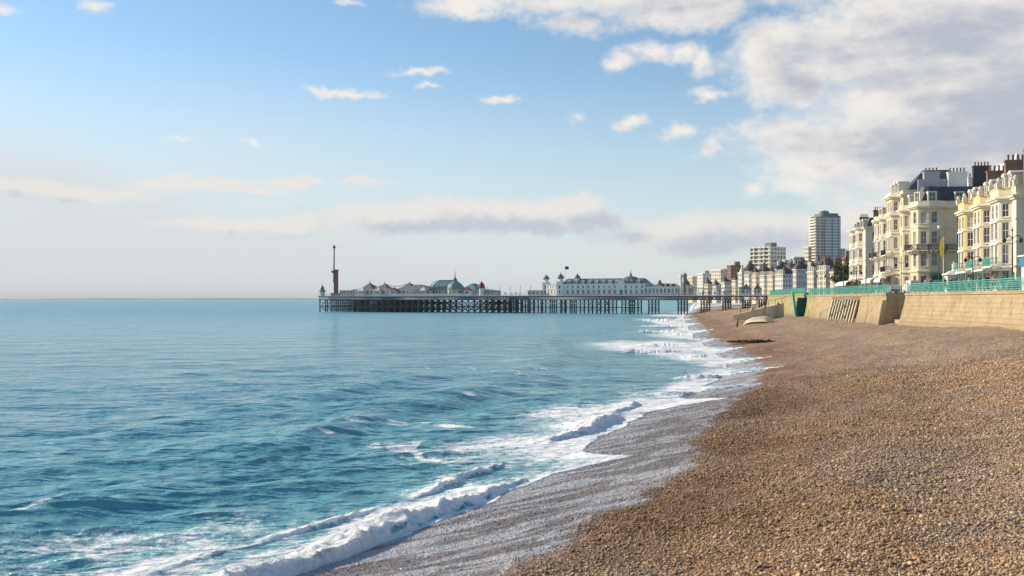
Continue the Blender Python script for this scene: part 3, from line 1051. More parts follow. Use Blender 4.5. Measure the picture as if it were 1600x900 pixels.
def sweep(mb, prof, path, closed_ends=True):
    """prof: (offset to the sea side, z); path: list of (x, y) running away from the viewer"""
    n = len(prof)
    base = len(mb.v)
    for i, p in enumerate(path):
        a = Vector(path[max(i - 1, 0)])
        c_ = Vector(path[min(i + 1, len(path) - 1)])
        d = (c_ - a).normalized()
        nl = Vector((-d.y, d.x))
        for (o, z) in prof:
            mb.v.append((p[0] + nl.x * o, p[1] + nl.y * o, z))
    for i in range(len(path) - 1):
        for j in range(n - 1):
            a = base + i * n + j
            mb.f.append((a, a + 1, a + n + 1, a + n))
    if closed_ends:
        mb.f.append(tuple(base + j for j in reversed(range(n))))
        mb.f.append(tuple(base + (len(path) - 1) * n + j for j in range(n)))
    return mb


def subdivide(path, step):
    out = []
    for (a, b_) in zip(path[:-1], path[1:]):
        a, b_ = Vector(a), Vector(b_)
        k_ = max(1, int(round((b_ - a).length / step)))
        out += [tuple(a.lerp(b_, i / k_)) for i in range(k_)]
    return out + [tuple(path[-1])]


def wall_profile(ztop, zbot, foot):
    """battered face in courses that each step out a little towards the foot"""
    pr = [(-0.9, ztop)]
    rows = max(3, int(round((ztop - zbot) / 0.52)))
    h = (ztop - zbot) / rows
    for i in range(rows):
        u0, u1 = i / rows, (i + 1) / rows
        o0 = foot * u0 ** 1.35
        o1 = foot * u1 ** 1.35
        z0, z1 = ztop - i * h, ztop - (i + 1) * h
        pr += [(o0 + 0.012, z0 - 0.02), (o1 + 0.012, z1 + 0.02), (o1 - 0.012, z1 + 0.01), (o1 - 0.012, z1 - 0.01)]
    pr += [(foot + 0.05, zbot), (-0.9, zbot)]
    return pr


def coping(parent, path, z, step=1.9, w=0.75, h=0.34):
    pts = subdivide(path, step)
    me = None
    for a, b_ in zip(pts[:-1], pts[1:]):
        a, b_ = Vector(a), Vector(b_)
        L = (b_ - a).length
        if me is None:
            m_ = MB()
            m_.prism([(0.012, -0.62), (step - 0.012, -0.62), (step - 0.012, 0.13), (0.012, 0.13)], 0.0, h * 0.8, None)
            m_.prism([(0.012, -0.62), (step - 0.012, -0.62), (step - 0.012, 0.13), (0.012, 0.13)], h * 0.8, h, [(0.04, -0.6), (step - 0.04, -0.6), (step - 0.04, 0.09), (0.04, 0.09)])
            me = m_.mesh('coping_stone', 'wall_stone')
        o = link('coping_stone', me, parent, (a.x, a.y, z), math.atan2(b_.y - a.y, b_.x - a.x))
        o.scale = (L / step, 1, 1)


near_path = [(36.0, 0.0), (44.0, 62.0), (48.0, 93.0), (53.0, 134.0)]
far_path = [(52.7, 140.0), (56.2, 171.0), (59.4, 200.0)]
w1 = thing('sea_wall', 'long tan stone sea wall with sloping face below the nearest teal railing', 'wall', (0, 0, 0))
pts = subdivide(near_path, 3.0)
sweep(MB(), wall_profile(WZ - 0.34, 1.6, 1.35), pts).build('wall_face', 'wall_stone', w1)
coping(w1, near_path, WZ - 0.34)
w2 = thing('sea_wall', 'shorter tan sea wall beyond the gap, with a recess of leaning posts', 'wall', (0, 0, 0))


def fx(y):
    return float(np.interp(y, [140, 171, 200], [52.7, 56.2, 59.4]))


# far wall: plain lengths either side of a recess (y 152..173), end pier by the gap
for (ya, yb, ft) in ((140.0, 149.5, 0.95), (149.5, 155.5, 1.05), (176.0, 200.0, 0.9)):
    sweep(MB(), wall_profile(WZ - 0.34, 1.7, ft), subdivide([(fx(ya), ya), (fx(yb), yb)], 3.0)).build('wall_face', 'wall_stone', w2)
m_ = MB()
m_.prism([(fx(140) - 1.25, 140.3), (fx(140) + 0.1, 140.0), (fx(143) + 0.1, 143.0), (fx(143) - 1.2, 143.0)], 1.6, WZ - 1.0, [(fx(140) - 0.45, 140.3), (fx(140) + 0.1, 140.0), (fx(143) + 0.1, 143.0), (fx(143) - 0.4, 143.0)])
m_.build('end_pier', 'wall_stone', w2)
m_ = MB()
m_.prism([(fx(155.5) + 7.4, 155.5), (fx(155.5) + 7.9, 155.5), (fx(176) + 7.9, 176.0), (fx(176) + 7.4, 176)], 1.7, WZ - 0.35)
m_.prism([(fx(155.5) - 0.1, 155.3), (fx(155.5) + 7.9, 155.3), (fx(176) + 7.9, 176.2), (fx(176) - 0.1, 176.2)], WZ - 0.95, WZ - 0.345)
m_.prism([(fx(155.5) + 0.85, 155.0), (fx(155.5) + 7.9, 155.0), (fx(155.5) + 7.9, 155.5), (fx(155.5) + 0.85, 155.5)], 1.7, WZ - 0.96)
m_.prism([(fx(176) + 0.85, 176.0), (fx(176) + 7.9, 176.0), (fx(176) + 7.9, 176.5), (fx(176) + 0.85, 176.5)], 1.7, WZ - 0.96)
m_.build('recess_back', 'brick_brown', w2)  # set deep and given a dark brick colour to imitate shade behind the posts
coping(w2, far_path, WZ - 0.34)
m_ = MB()
m_.prism([(52.9, 140.02), (57.6, 140.02), (57.6, 141.2), (53.1, 141.2)], 1.6, WZ - 0.02)
m_.build('end_face', 'wall_stone', w2)
m_ = MB()
m_.prism([(57.1, 133.0), (57.9, 133.0), (57.9, 140.0), (57.1, 140.0)], 1.6, WZ - 0.01)
m_.build('gap_back', 'wall_stone', w2)
for i in range(10):
    y = 157.0 + i * 2.05
    m_ = MB()
    m_.bar((fx(y) - 0.05, y, WZ - 0.95), (fx(y) - 1.15, y - 0.2, 2.0), 0.26, 0.34)
    m_.build('leaning_post', 'concrete_pale', w2)
# teal handrail that climbs through the recess
m_ = MB()
m_.tube([(fx(175) - 2.3, 175.5, 3.6), (fx(168) - 2.0, 168.0, 4.7), (fx(160) - 1.6, 160.0, 6.1), (fx(157) - 1.0, 156.5, 6.3)], 0.07, 6)
for y, z in ((175.5, 3.6), (168, 4.7), (160, 6.1)):
    m_.tube([(fx(y) - (2.3 if y > 170 else 2.0 if y > 165 else 1.6), y, 2.6), (fx(y) - (2.3 if y > 170 else 2.0 if y > 165 else 1.6), y, z)], 0.06, 6)
tag(m_.build('handrail', 'teal_paint'), 'teal tubular handrail climbing in front of the leaning posts', 'handrail')

# return wall of the gap, set back from the front
m_ = MB()
m_.prism([(53.6, 134.2), (57.05, 134.2), (57.05, 139.9), (53.6, 139.9)], 2.0, 3.2)
tag(m_.build('slipway', 'concrete', None), 'concrete slipway landing in the gap between the two sea walls', 'slipway', kind='structure')

# land sheet: promenade, road and the town rising behind
_LE = np.array([(-40, 31.2), (0, 36.4), (62, 44.4), (93, 48.4), (134, 53.4), (134.05, 57.2), (139.95, 57.2), (140, 53.2), (200, 59.8), (206, 61.5), (250, 68), (310, 80), (385, 99), (500, 128), (650, 165), (900, 240), (1600, 420)], float)


def land_edge(y):
    return np.interp(y, _LE[:, 0], _LE[:, 1])


def land_z(x, y):
    d = x - land_edge(y)
    z = WZ + 0.02 + 0.0 * x
    z = z + np.clip(y - 330, 0, 900) * 0.035 * sstep(d, 10, 60)
    z = z + np.clip(d - 45, 0, 400) * 0.055 * sstep(y, 150, 330)
    return z


ys = np.concatenate([np.linspace(-40, 133, 44), [133.99, 134.06, 137, 139.94, 140.01], np.linspace(144, 400, 60), np.geomspace(400, 1600, 40)[1:]])
ds = np.concatenate([[0.0], np.linspace(0.5, 60, 40), np.linspace(60, 700, 40)[1:]])
DD, YY = np.meshgrid(ds, ys)
XX = DD + land_edge(YY)
ground = tag(grid_mesh('ground', XX, YY, land_z(XX, YY) + 0.02 * fbm(XX * 0.2, YY * 0.2, 2), 'town_ground'), 'town ground rising behind the promenade', 'ground', kind='structure')


def strip(name, mat, d0, d1, y0, y1, dz, label):
    ys_ = np.linspace(y0, y1, 60)
    YY_, DD_ = np.meshgrid(ys_, np.array([d0, (d0 + d1) / 2, d1]), indexing='ij')
    XX_ = DD_ + land_edge(YY_)
    return tag(grid_mesh(name, XX_, YY_, land_z(XX_, YY_) + dz, mat), label, name, kind='structure')


strip('promenade', 'paving', 4.6, 5.8, -38, 380, 0.10, 'paved promenade behind the sea wall')
strip('road', 'asphalt', 5.9, 12.0, -38, 380, 0.04, 'asphalt road along the promenade')

# far sea wall towards the pier
w3 = thing('sea_wall', 'far low sea wall of tan stone leading towards the pier root', 'wall', (0, 0, 0))
fp = [(60.8, 207.0), (68, 250), (80, 310), (99, 385), (128, 500), (165, 650)]
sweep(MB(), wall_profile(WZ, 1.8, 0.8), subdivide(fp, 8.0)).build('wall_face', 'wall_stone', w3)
coping(w3, fp, WZ, step=6.0)

# ------------------------------------------------------------------ teal railings
PW, PH = 2.0, 1.2


def panel_mesh():
    m_ = MB()
    m_.box(0, PW, -0.035, 0.035, PH - 0.07, PH)
    m_.box(0, PW, -0.025, 0.025, 0.10, 0.16)
    m_.box(0, PW, -0.02, 0.02, PH - 0.27, PH - 0.22)
    m_.box(0, PW, -0.02, 0.02, 0.36, 0.40)
    for i in range(4):                                   # lattice between the middle rails
        x0, x1 = i * PW / 4 + 0.03, (i + 1) * PW / 4 - 0.03
        m_.bar((x0, 0, 0.40), (x1, 0, PH - 0.27), 0.035)
        m_.bar((x1, 0.004, 0.40), (x0, 0.004, PH - 0.27), 0.035)
        xm = (x0 + x1) / 2
        ring = [(xm + 0.13 * math.cos(a), 0, 0.665 + 0.13 * math.sin(a)) for a in np.linspace(0, 2 * math.pi, 11)]
        m_.tube(ring, 0.022, 4, cap=False)
    for i in range(1, 8):
        x = i * PW / 8
        m_.box(x - 0.014, x + 0.014, -0.014, 0.014, 0.16, 0.36)
        m_.box(x - 0.014, x + 0.014, -0.014, 0.014, PH - 0.22, PH - 0.07)
    return m_.mesh('railing_panel', 'teal_paint')


def post_mesh():
    m_ = MB()
    m_.box(-0.09, 0.09, -0.09, 0.09, 0, 0.16)
    m_.lathe([(0.07, 0.16), (0.05, 0.24), (0.05, PH - 0.1), (0.075, PH - 0.05), (0.075, PH + 0.04), (0.045, PH + 0.07), (0.07, PH + 0.15), (0.03, PH + 0.22)], 8)
    return m_.mesh('post', 'teal_paint')


PANEL, POST = panel_mesh(), post_mesh()


def railing(label, path, z, inset=0.25):
    t_ = thing('railing', label, 'railing', (path[0][0], path[0][1], z))
    pts_ = subdivide(path, PW)
    o0 = Vector((path[0][0], path[0][1]))
    for i, (a, b_) in enumerate(zip(pts_[:-1], pts_[1:])):
        a, b_ = Vector(a), Vector(b_)
        d = (b_ - a)
        L = d.length
        nr = Vector((d.y, -d.x)).normalized() * inset
        q = a + nr - o0
        rz = math.atan2(d.y, d.x)
        p_ = link('railing_panel', PANEL, t_, (q.x, q.y, 0), rz)
        p_.scale = (L / PW, 1, 1)
        link('post', POST, t_, (q.x, q.y, 0), rz)
    q = b_ + nr - o0
    link('post', POST, t_, (q.x, q.y, 0), rz)
    return t_


railing('ornate teal iron railing along the top of the long near sea wall', near_path, WZ)
railing('ornate teal iron railing on the wall above the leaning posts', far_path, WZ)
railing('thin teal railing along the far sea wall near the pier root', fp[:3], WZ + 0.34)
# railing across the back of the gap
railing('short teal railing closing the gap between the two sea walls', [(57.5, 134.0), (57.5, 140.0)], WZ)

# ------------------------------------------------------------------ green gate, ramp and concrete groyne beyond the wall
g_ = thing('flood_gate', 'tall green algae-stained gate standing at the end of the teal railed wall', 'gate', (58.2, 203.0, 2.2), R(10))
m_ = MB()
m_.add([(-0.6, 0, 0), (1.9, 0, 0), (1.9, 0, 4.2), (0.1, 0, 4.2), (-0.6, 0.25, 0), (1.9, 0.25, 0), (1.9, 0.25, 4.2), (0.1, 0.25, 4.2)], [(0, 1, 2, 3), (7, 6, 5, 4), (0, 3, 7, 4), (1, 5, 6, 2), (3, 2, 6, 7), (0, 4, 5, 1)])
m_.build('gate_leaf', 'teal_dark', g_)
m_ = MB()
m_.bar((-1.1, -0.15, 5.4), (-0.35, -0.15, 0.0), 0.45, 0.4)
m_.build('raking_post', 'teal_paint', g_)
m_ = MB()
m_.bar((2.15, -0.1, 5.3), (2.35, -0.1, 0.0), 0.4, 0.4)
m_.build('raking_post', 'teal_dark', g_)
for z in (1.0, 2.1, 3.2):
    m_ = MB()
    m_.box(-0.5, 1.9, -0.14, -0.002, z, z + 0.16)
    m_.build('cross_rail', 'teal_dark', g_)

r_ = thing('stone_ramp', 'pale stone ramp sloping down to the shingle left of the green gate', 'ramp', (0, 0, 0))
m_ = MB()
a0, a1 = (47.0, 208.0), (57.6, 214.0)
m_.add([(46.0, 207, 1.7), (47.2, 210.5, 1.7), (57.0, 208.6, 1.7), (57.0, 213.0, 1.7), (46.0, 207, 2.75), (47.2, 210.5, 2.75), (57.0, 208.6, 5.3), (57.0, 213.0, 5.3)],
       [(0, 2, 6, 4), (4, 6, 7, 5), (0, 4, 5, 1), (2, 3, 7, 6), (1, 5, 7, 3)])
m_.build('ramp_slab', 'concrete_pale', r_)
for i, x in enumerate((50.0, 52.6, 55.4)):
    m_ = MB()
    m_.bar((x, 208.0, 1.8), (x + 0.3, 208.4, 4.3 + i * 0.5), 0.5, 0.7)
    m_.build('pier_block', 'concrete', r_)
for i in range(7):
    x = 48.0 + i * 1.45
    m_ = MB()
    z = 3.3 + i * 1.45 * 0.241
    m_.bar((x, 208.9, z - 0.6), (x, 208.9, z + 0.95), 0.08)
    m_.bar((x, 208.9, z + 0.95), (x + 1.45, 208.9, z + 0.95 + 0.35), 0.07)
    m_.build('hand_rail', 'iron_brown', r_)

m_ = MB()
prof = [(0.0, 0.0), (0.6, 0.95), (1.8, 1.55), (4.2, 1.8), (5.6, 1.5), (6.4, 0.0)]
vs = []
for yy_, sc_ in ((0.0, 0.45), (0.7, 0.85), (2.6, 1.0), (4.6, 0.9), (6.0, 0.55)):
    vs += [(x_ * (0.7 + 0.3 * sc_) + 0.25 * yy_, yy_, z_ * sc_) for x_, z_ in prof]
k_ = len(prof)
fs = [(r0 * k_ + j, r0 * k_ + j + 1, (r0 + 1) * k_ + j + 1, (r0 + 1) * k_ + j) for r0 in range(4) for j in range(k_ - 1)]
fs += [tuple(range(k_)), tuple(reversed(range(4 * k_, 5 * k_)))]
m_.add(vs, fs)
gx, gy = 43.6, 188.0
gr = m_.build('concrete_groyne', 'concrete_pale', None, True, (gx, gy, float(beach_z(np.array(gx + 3), np.array(gy))) - 0.45))
tag(gr, 'pale rounded concrete groyne head half buried in the shingle before the ramp', 'groyne')
m_ = MB()
m_.tube([(0, 0, -0.4), (0.1, 0, 0.8), (0.25, 0.1, 1.7)], [0.22, 0.18, 0.12], 7)
tag(m_.build('groyne_stump', 'iron_brown', None, False, (gx - 1.2, gy - 0.4, float(beach_z(np.array(gx - 1.2), np.array(gy))))), 'dark wooden stump leaning beside the concrete groyne head', 'post')

# clump of stranded seaweed
m_ = MB()
rs_ = random.Random(4)
for i in range(170):
    u = rs_.uniform(-1, 1)
    x, y = u * 3.6, rs_.gauss(0, 0.45) + 0.25 * math.sin(u * 4) - 1.2 * u
    z = 0.25 * math.exp(-(u * 1.5) ** 2) * rs_.random()
    a = rs_.uniform(-0.6, 0.6)
    L = rs_.uniform(0.25, 0.6)
    m_.tube([(x, y, z - 0.02), (x + L * 0.5 * math.cos(a), y + L * 0.5 * math.sin(a), z + rs_.uniform(0.05, 0.22)), (x + L * math.cos(a), y + L * math.sin(a), z)], [0.05, 0.09, 0.03], 4)
sy_ = 125.0
sx_ = X_at(1184, sy_)
tag(m_.build('seaweed_clump', 'seaweed', None, False, (sx_, sy_, float(beach_z(np.array(sx_), np.array(sy_))) + 0.02)), 'dark clump of stranded seaweed on the upper shingle', 'seaweed')

# ------------------------------------------------------------------ buildings
WIN = {}


def offset_poly(poly, d):
    n_ = len(poly)
    out = []
    for i in range(n_):
        p0, p1, p2 = Vector(poly[i - 1]), Vector(poly[i]), Vector(poly[(i + 1) % n_])
        d1 = (p1 - p0).normalized()
        d2 = (p2 - p1).normalized()
        n1_ = Vector((d1.y, -d1.x))
        n2_ = Vector((d2.y, -d2.x))
        k_ = 1 + n1_.dot(n2_)
        q = p1 + (n1_ + n2_) * (d / max(k_, 0.35))
        out.append((q.x, q.y))
    return out


def window_mesh(w, h, style, mat):
    key = (round(w, 2), round(h, 2), style, mat)
    if key in WIN:
        return WIN[key]
    m_ = MB()
    f = 0.07 if w > 0.6 else 0.05
    if style in ('sash', 'fancy', 'french'):
        m_.box(-w / 2, -w / 2 + f, 0.09, 0.17, 0, h)
        m_.box(w / 2 - f, w / 2, 0.09, 0.17, 0, h)
        m_.box(-w / 2 + f, w / 2 - f, 0.09, 0.17, h - f, h)
        m_.box(-w / 2 + f, w / 2 - f, 0.09, 0.17, 0, f)
        if style == 'french':
            m_.box(-0.04, 0.04, 0.10, 0.17, f, h - f)
            m_.box(-w / 2 + f, w / 2 - f, 0.11, 0.165, h * 0.72, h * 0.72 + 0.05)
        else:
            m_.box(-w / 2 + f, w / 2 - f, 0.08, 0.16, h * 0.5 - 0.03, h * 0.5 + 0.03)
            m_.box(-0.02, 0.02, 0.10, 0.16, f, h - f)
        m_.box(-w / 2 - 0.10, w / 2 + 0.10, -0.13, 0.09, -0.12, -0.004)
    if style == 'fancy':
        m_.box(-w / 2 - 0.22, -w / 2 - 0.003, -0.07, 0.03, -0.10, h + 0.05)
        m_.box(w / 2 + 0.003, w / 2 + 0.22, -0.07, 0.03, -0.10, h + 0.05)
        m_.box(-w / 2 - 0.32, w / 2 + 0.32, -0.20, 0.03, h + 0.06, h + 0.24)
        m_.box(-w / 2 - 0.22, w / 2 + 0.22, -0.10, 0.03, h + 0.26, h + 0.34)
    if style == 'plain':
        m_.box(-w / 2, w / 2, 0.08, 0.13, h * 0.5 - 0.04, h * 0.5 + 0.04)
        m_.box(-0.04, 0.04, 0.08, 0.13, 0, h)
        m_.box(-w / 2 - 0.06, w / 2 + 0.06, -0.08, 0.08, -0.12, -0.004)
    fr_m = m_.mesh('window', mat)
    p_ = MB()
    p_.box(-w / 2 + 0.01, w / 2 - 0.01, 0.135, 0.15, 0.01, h - 0.01)
    WIN[key] = (fr_m, p_.mesh('pane', 'glass'))
    return WIN[key]


class House:
    """a building as a thing: walls with real openings, windows with panes, cornices, roofs"""
    def __init__(self, name, label, cat, loc, rz, foot, z1, wall='stucco_cream', group=None, z0=0.0, win_mat='white_paint'):
        self.t = thing(name, label, cat, loc, R(rz), group)
        self.foot, self.z0, self.z1, self.wall, self.win_mat = foot, z0, z1, wall, win_mat
        self.ops = {i: [] for i in range(len(foot))}

    def seg(self, i):
        a, b_ = Vector(self.foot[i]), Vector(self.foot[(i + 1) % len(self.foot)])
        return a, b_, (b_ - a).length

    def row(self, i, us, w, z, h, style='sash', parts=True):
        """windows centred at distances us along wall i (fractions if < 1 in a tuple ('f', n))"""
        a, b_, L = self.seg(i)
        if isinstance(us, int):
            us = [(k_ + 0.5) * L / us for k_ in range(us)]
        d = (b_ - a).normalized()
        rz = math.atan2(d.y, d.x)
        for u in us:
            if u - w / 2 < 0.05 or u + w / 2 > L - 0.05:
                continue
            self.ops[i].append((u - w / 2, u + w / 2, z, z + h))
            q = a + d * u
            fm, pm = window_mesh(w, h, style, self.win_mat)
            o = link('window', fm, self.t, (q.x, q.y, z), rz)
            link('pane', pm, o)
        return self

    def door(self, i, u, w, h, mat='teal_dark', z=0.0):
        a, b_, L = self.seg(i)
        d = (b_ - a).normalized()
        self.ops[i].append((u - w / 2, u + w / 2, z, z + h))
        q = a + d * u
        m_ = MB()
        m_.box(-w / 2, w / 2, 0.13, 0.18, 0, h)
        for sx_ in (-1, 1):
            for z0_, z1_ in ((0.15, h * 0.42), (h * 0.48, h * 0.9)):
                m_.box(sx_ * w * 0.25 - w * 0.16, sx_ * w * 0.25 + w * 0.16, 0.10, 0.128, z0_, z1_)
        m_.build('door', mat, self.t, False, (q.x, q.y, z), math.atan2(d.y, d.x))
        return self

    def walls(self, reveal=0.2):
        m_ = MB()
        for i in range(len(self.foot)):
            a, b_, L = self.seg(i)
            d = (b_ - a).normalized()
            inn = Vector((-d.y, d.x))
            ops = self.ops[i]
            us = sorted({0.0, round(L, 4)} | {round(o[0], 4) for o in ops} | {round(o[1], 4) for o in ops})
            zs = sorted({self.z0, self.z1} | {round(o[2], 4) for o in ops} | {round(o[3], 4) for o in ops})

            def P(u, z, k_=0.0):
                q = a + d * u + inn * k_
                return (q.x, q.y, z)
            for u0, u1 in zip(us[:-1], us[1:]):
                um = (u0 + u1) / 2
                # merge cells vertically where no opening interrupts
                run = None
                for z0, z1 in zip(zs[:-1], zs[1:]):
                    zm = (z0 + z1) / 2
                    hole = any(o[0] < um < o[1] and o[2] < zm < o[3] for o in ops)
                    if hole:
                        if run is not None:
                            m_.add([P(u0, run), P(u1, run), P(u1, z0), P(u0, z0)], [(0, 1, 2, 3)])
                        run = None
                    elif run is None:
                        run = z0
                if run is not None:
                    m_.add([P(u0, run), P(u1, run), P(u1, self.z1), P(u0, self.z1)], [(0, 1, 2, 3)])
            for (u0, u1, z0, z1) in ops:
                m_.add([P(u0, z0), P(u1, z0), P(u1, z1), P(u0, z1), P(u0, z0, reveal), P(u1, z0, reveal), P(u1, z1, reveal), P(u0, z1, reveal)],
                       [(0, 4, 5, 1), (1, 5, 6, 2), (2, 6, 7, 3), (3, 7, 4, 0)])
        m_.prism(self.foot, self.z1 - 0.05, self.z1)
        m_.build('wall', self.wall, self.t)
        return self

    def band(self, z, h, proj, mat='trim', name='cornice'):
        m_ = MB()
        m_.prism(offset_poly(self.foot, proj * 0.6), z, z + h * 0.45)
        m_.prism(offset_poly(self.foot, proj), z + h * 0.45, z + h)
        m_.build(name, mat, self.t)
        return self

    def mansard(self, z0, z1, inset, mat='slate', base=0.0):
        m_ = MB()
        lo = offset_poly(self.rf, -base)
        m_.prism(lo, z0, z1, offset_poly(self.rf, -inset))
        self.roof = m_.build('roof', mat, self.t)
        return self

    @property
    def rf(self):
        return getattr(self, 'roof_foot', self.foot)

    def hip(self, x0, x1, y0, y1, z0, z1, mat='slate', over=0.3, ridge=None):
        """hipped roof over a rectangle"""
        m_ = MB()
        x0, x1, y0, y1 = x0 - over, x1 + over, y0 - over, y1 + over
        w_, l_ = x1 - x0, y1 - y0
        r_ = min(w_, l_) / 2 if ridge is None else ridge
        if l_ >= w_:
            a, b_ = ((x0 + x1) / 2, y0 + r_), ((x0 + x1) / 2, y1 - r_)
        else:
            a, b_ = (x0 + r_, (y0 + y1) / 2), (x1 - r_, (y0 + y1) / 2)
        vs_ = [(x0, y0, z0), (x1, y0, z0), (x1, y1, z0), (x0, y1, z0), (a[0], a[1], z1), (b_[0], b_[1], z1)]
        if l_ >= w_:
            fs_ = [(0, 1, 4), (1, 2, 5, 4), (2, 3, 5), (3, 0, 4, 5), (3, 2, 1, 0)]
        else:
            fs_ = [(0, 1, 5, 4), (1, 2, 5), (2, 3, 4, 5), (3, 0, 4), (3, 2, 1, 0)]
        m_.add(vs_, fs_)
        m_.build('roof', mat, self.t)
        return self

    def chimney(self, x, y, w, d, z0, z1, pots=4, mat='brick_brown', along='x'):
        """stack of width w along x and depth d along y"""
        m_ = MB()
        m_.box(x - w / 2, x + w / 2, y - d / 2, y + d / 2, z0, z1 - 0.25)
        m_.box(x - w / 2 - 0.09, x + w / 2 + 0.09, y - d / 2 - 0.09, y + d / 2 + 0.09, z1 - 0.25, z1)
        m_.box(x - w / 2 - 0.05, x + w / 2 + 0.05, y - d / 2 - 0.05, y + d / 2 + 0.05, z1 - 0.75, z1 - 0.62)
        st = m_.build('chimney', mat, self.t)
        for k_ in range(pots):
            u = (k_ + 0.5) / pots - 0.5
            px_, py_ = (x + u * w * 0.92, y) if along == 'x' else (x, y + u * d * 0.92)
            p_ = MB()
            p_.lathe([(0.17, 0), (0.13, 0.12), (0.115, 0.55), (0.16, 0.62), (0.15, 0.72)], 8)
            p_.build('chimney_pot', 'pot_clay', st, True, (px_, py_, z1))
        return self

    def dormer(self, x, y, z, w, h, depth, rz, mat='trim', style='sash', gable=True):
        """dormer whose front faces local -y after rotation rz"""
        m_ = MB()
        f = 0.16
        m_.box(-w / 2 - f, -w / 2, 0, depth, 0, h)
        m_.box(w / 2, w / 2 + f, 0, depth, 0, h)
        m_.box(-w / 2 - f, w / 2 + f, 0, depth, h, h + 0.12)
        m_.box(-w / 2, w / 2, 0.16, depth, -0.2, 0.0)
        if gable:
            g = w / 2 + f + 0.12
            n_ = 7
            arc = [(g * math.cos(math.pi * k_ / n_), h + 0.12 + 0.42 * math.sin(math.pi * k_ / n_)) for k_ in range(n_ + 1)]
            vs_ = [(x_, -0.12, z_) for x_, z_ in arc] + [(x_, depth, z_) for x_, z_ in arc]
            k_ = len(arc)
            m_.add(vs_, [tuple(range(k_)), tuple(reversed(range(k_, 2 * k_)))] + [(i, i + k_, i + 1 + k_, i + 1) for i in range(k_ - 1)])
        o = m_.build('dormer', mat, self.t, False, (x, y, z), rz)
        fm, pm = window_mesh(w, h, style, self.win_mat)
        wv_ = MB()
        c_ = link('dormer_window', fm, o)
        pn = link('pane', pm, o)
        return self

    def balcony(self, i, u0, u1, z, depth, rail='iron_black', slab='trim', h=1.0):
        a, b_, L = self.seg(i)
        d = (b_ - a).normalized()
        q = a + d * u0
        w = u1 - u0
        m_ = MB()
        m_.box(0, w, -depth, 0.0, -0.18, 0)
        for k_ in range(max(2, int(w / 1.6)) + 1):
            x_ = k_ * (w - 0.2) / max(2, int(w / 1.6))
            m_.box(x_, x_ + 0.2, -depth * 0.7, 0, -0.5, -0.185)
        s_ = m_.build('balcony', slab, self.t, False, (q.x, q.y, z), math.atan2(d.y, d.x))
        r_ = MB()
        r_.box(0, w, -depth, -depth + 0.06, h - 0.07, h)
        r_.box(0, w, -depth + 0.01, -depth + 0.05, 0.08, 0.13)
        r_.box(0, w, -depth + 0.015, -depth + 0.045, h * 0.66, h * 0.7)
        for k_ in range(int(w / 0.16) + 1):
            x_ = min(w - 0.03, k_ * 0.16)
            r_.box(x_, x_ + 0.03, -depth + 0.015, -depth + 0.045, 0, h - 0.07)
        for x_ in (0, w - 0.06):
            r_.box(x_, x_ + 0.06, -depth + 0.06, -0.01, h - 0.07, h)
            for k_ in range(1, int(depth / 0.16)):
                r_.box(x_ + 0.015, x_ + 0.045, -k_ * 0.16, -k_ * 0.16 + 0.03, 0, h - 0.07)
        r_.build('balcony_rail', rail, s_)
        return self

    def awning(self, i, u0, u1, z, depth, drop, mat='canvas_white', n_=5):
        """curved awning over a ground floor"""
        a, b_, L = self.seg(i)
        d = (b_ - a).normalized()
        q = a + d * u0
        w = u1 - u0
        m_ = MB()
        pr = [(-depth * math.sin(0.5 * math.pi * k_ / n_), drop * (math.cos(0.5 * math.pi * k_ / n_) - 1)) for k_ in range(n_ + 1)]
        pr.append((-depth, -drop - 0.3))
        vs_ = []
        for x_ in (0, w):
            vs_ += [(x_, y_, z_) for y_, z_ in pr] + [(x_, y_ + 0.04, z_ - 0.04) for y_, z_ in pr]
        k_ = len(pr)
        fs_ = []
        for j in range(k_ - 1):
            fs_.append((j, j + 1, 2 * k_ + j + 1, 2 * k_ + j))
            fs_.append((k_ + j, 3 * k_ + j, 3 * k_ + j + 1, k_ + j + 1))
        for s_ in (0, 2 * k_):
            fs_.append(tuple(s_ + j for j in range(k_)) + tuple(s_ + k_ + j for j in reversed(range(k_))))
        fs_.append((k_ - 1, 2 * k_ - 1, 4 * k_ - 1, 3 * k_ - 1))
        m_.add(vs_, fs_)
        for x_ in np.arange(0.05, w, 2.6):
            m_.box(x_, x_ + 0.07, -depth + 0.06, -depth + 0.13, -z, -drop - 0.06)
        m_.build('awning', mat, self.t, False, (q.x, q.y, z), math.atan2(d.y, d.x))
        return self


GZ = WZ + 0.02      # ground level at the seafront houses

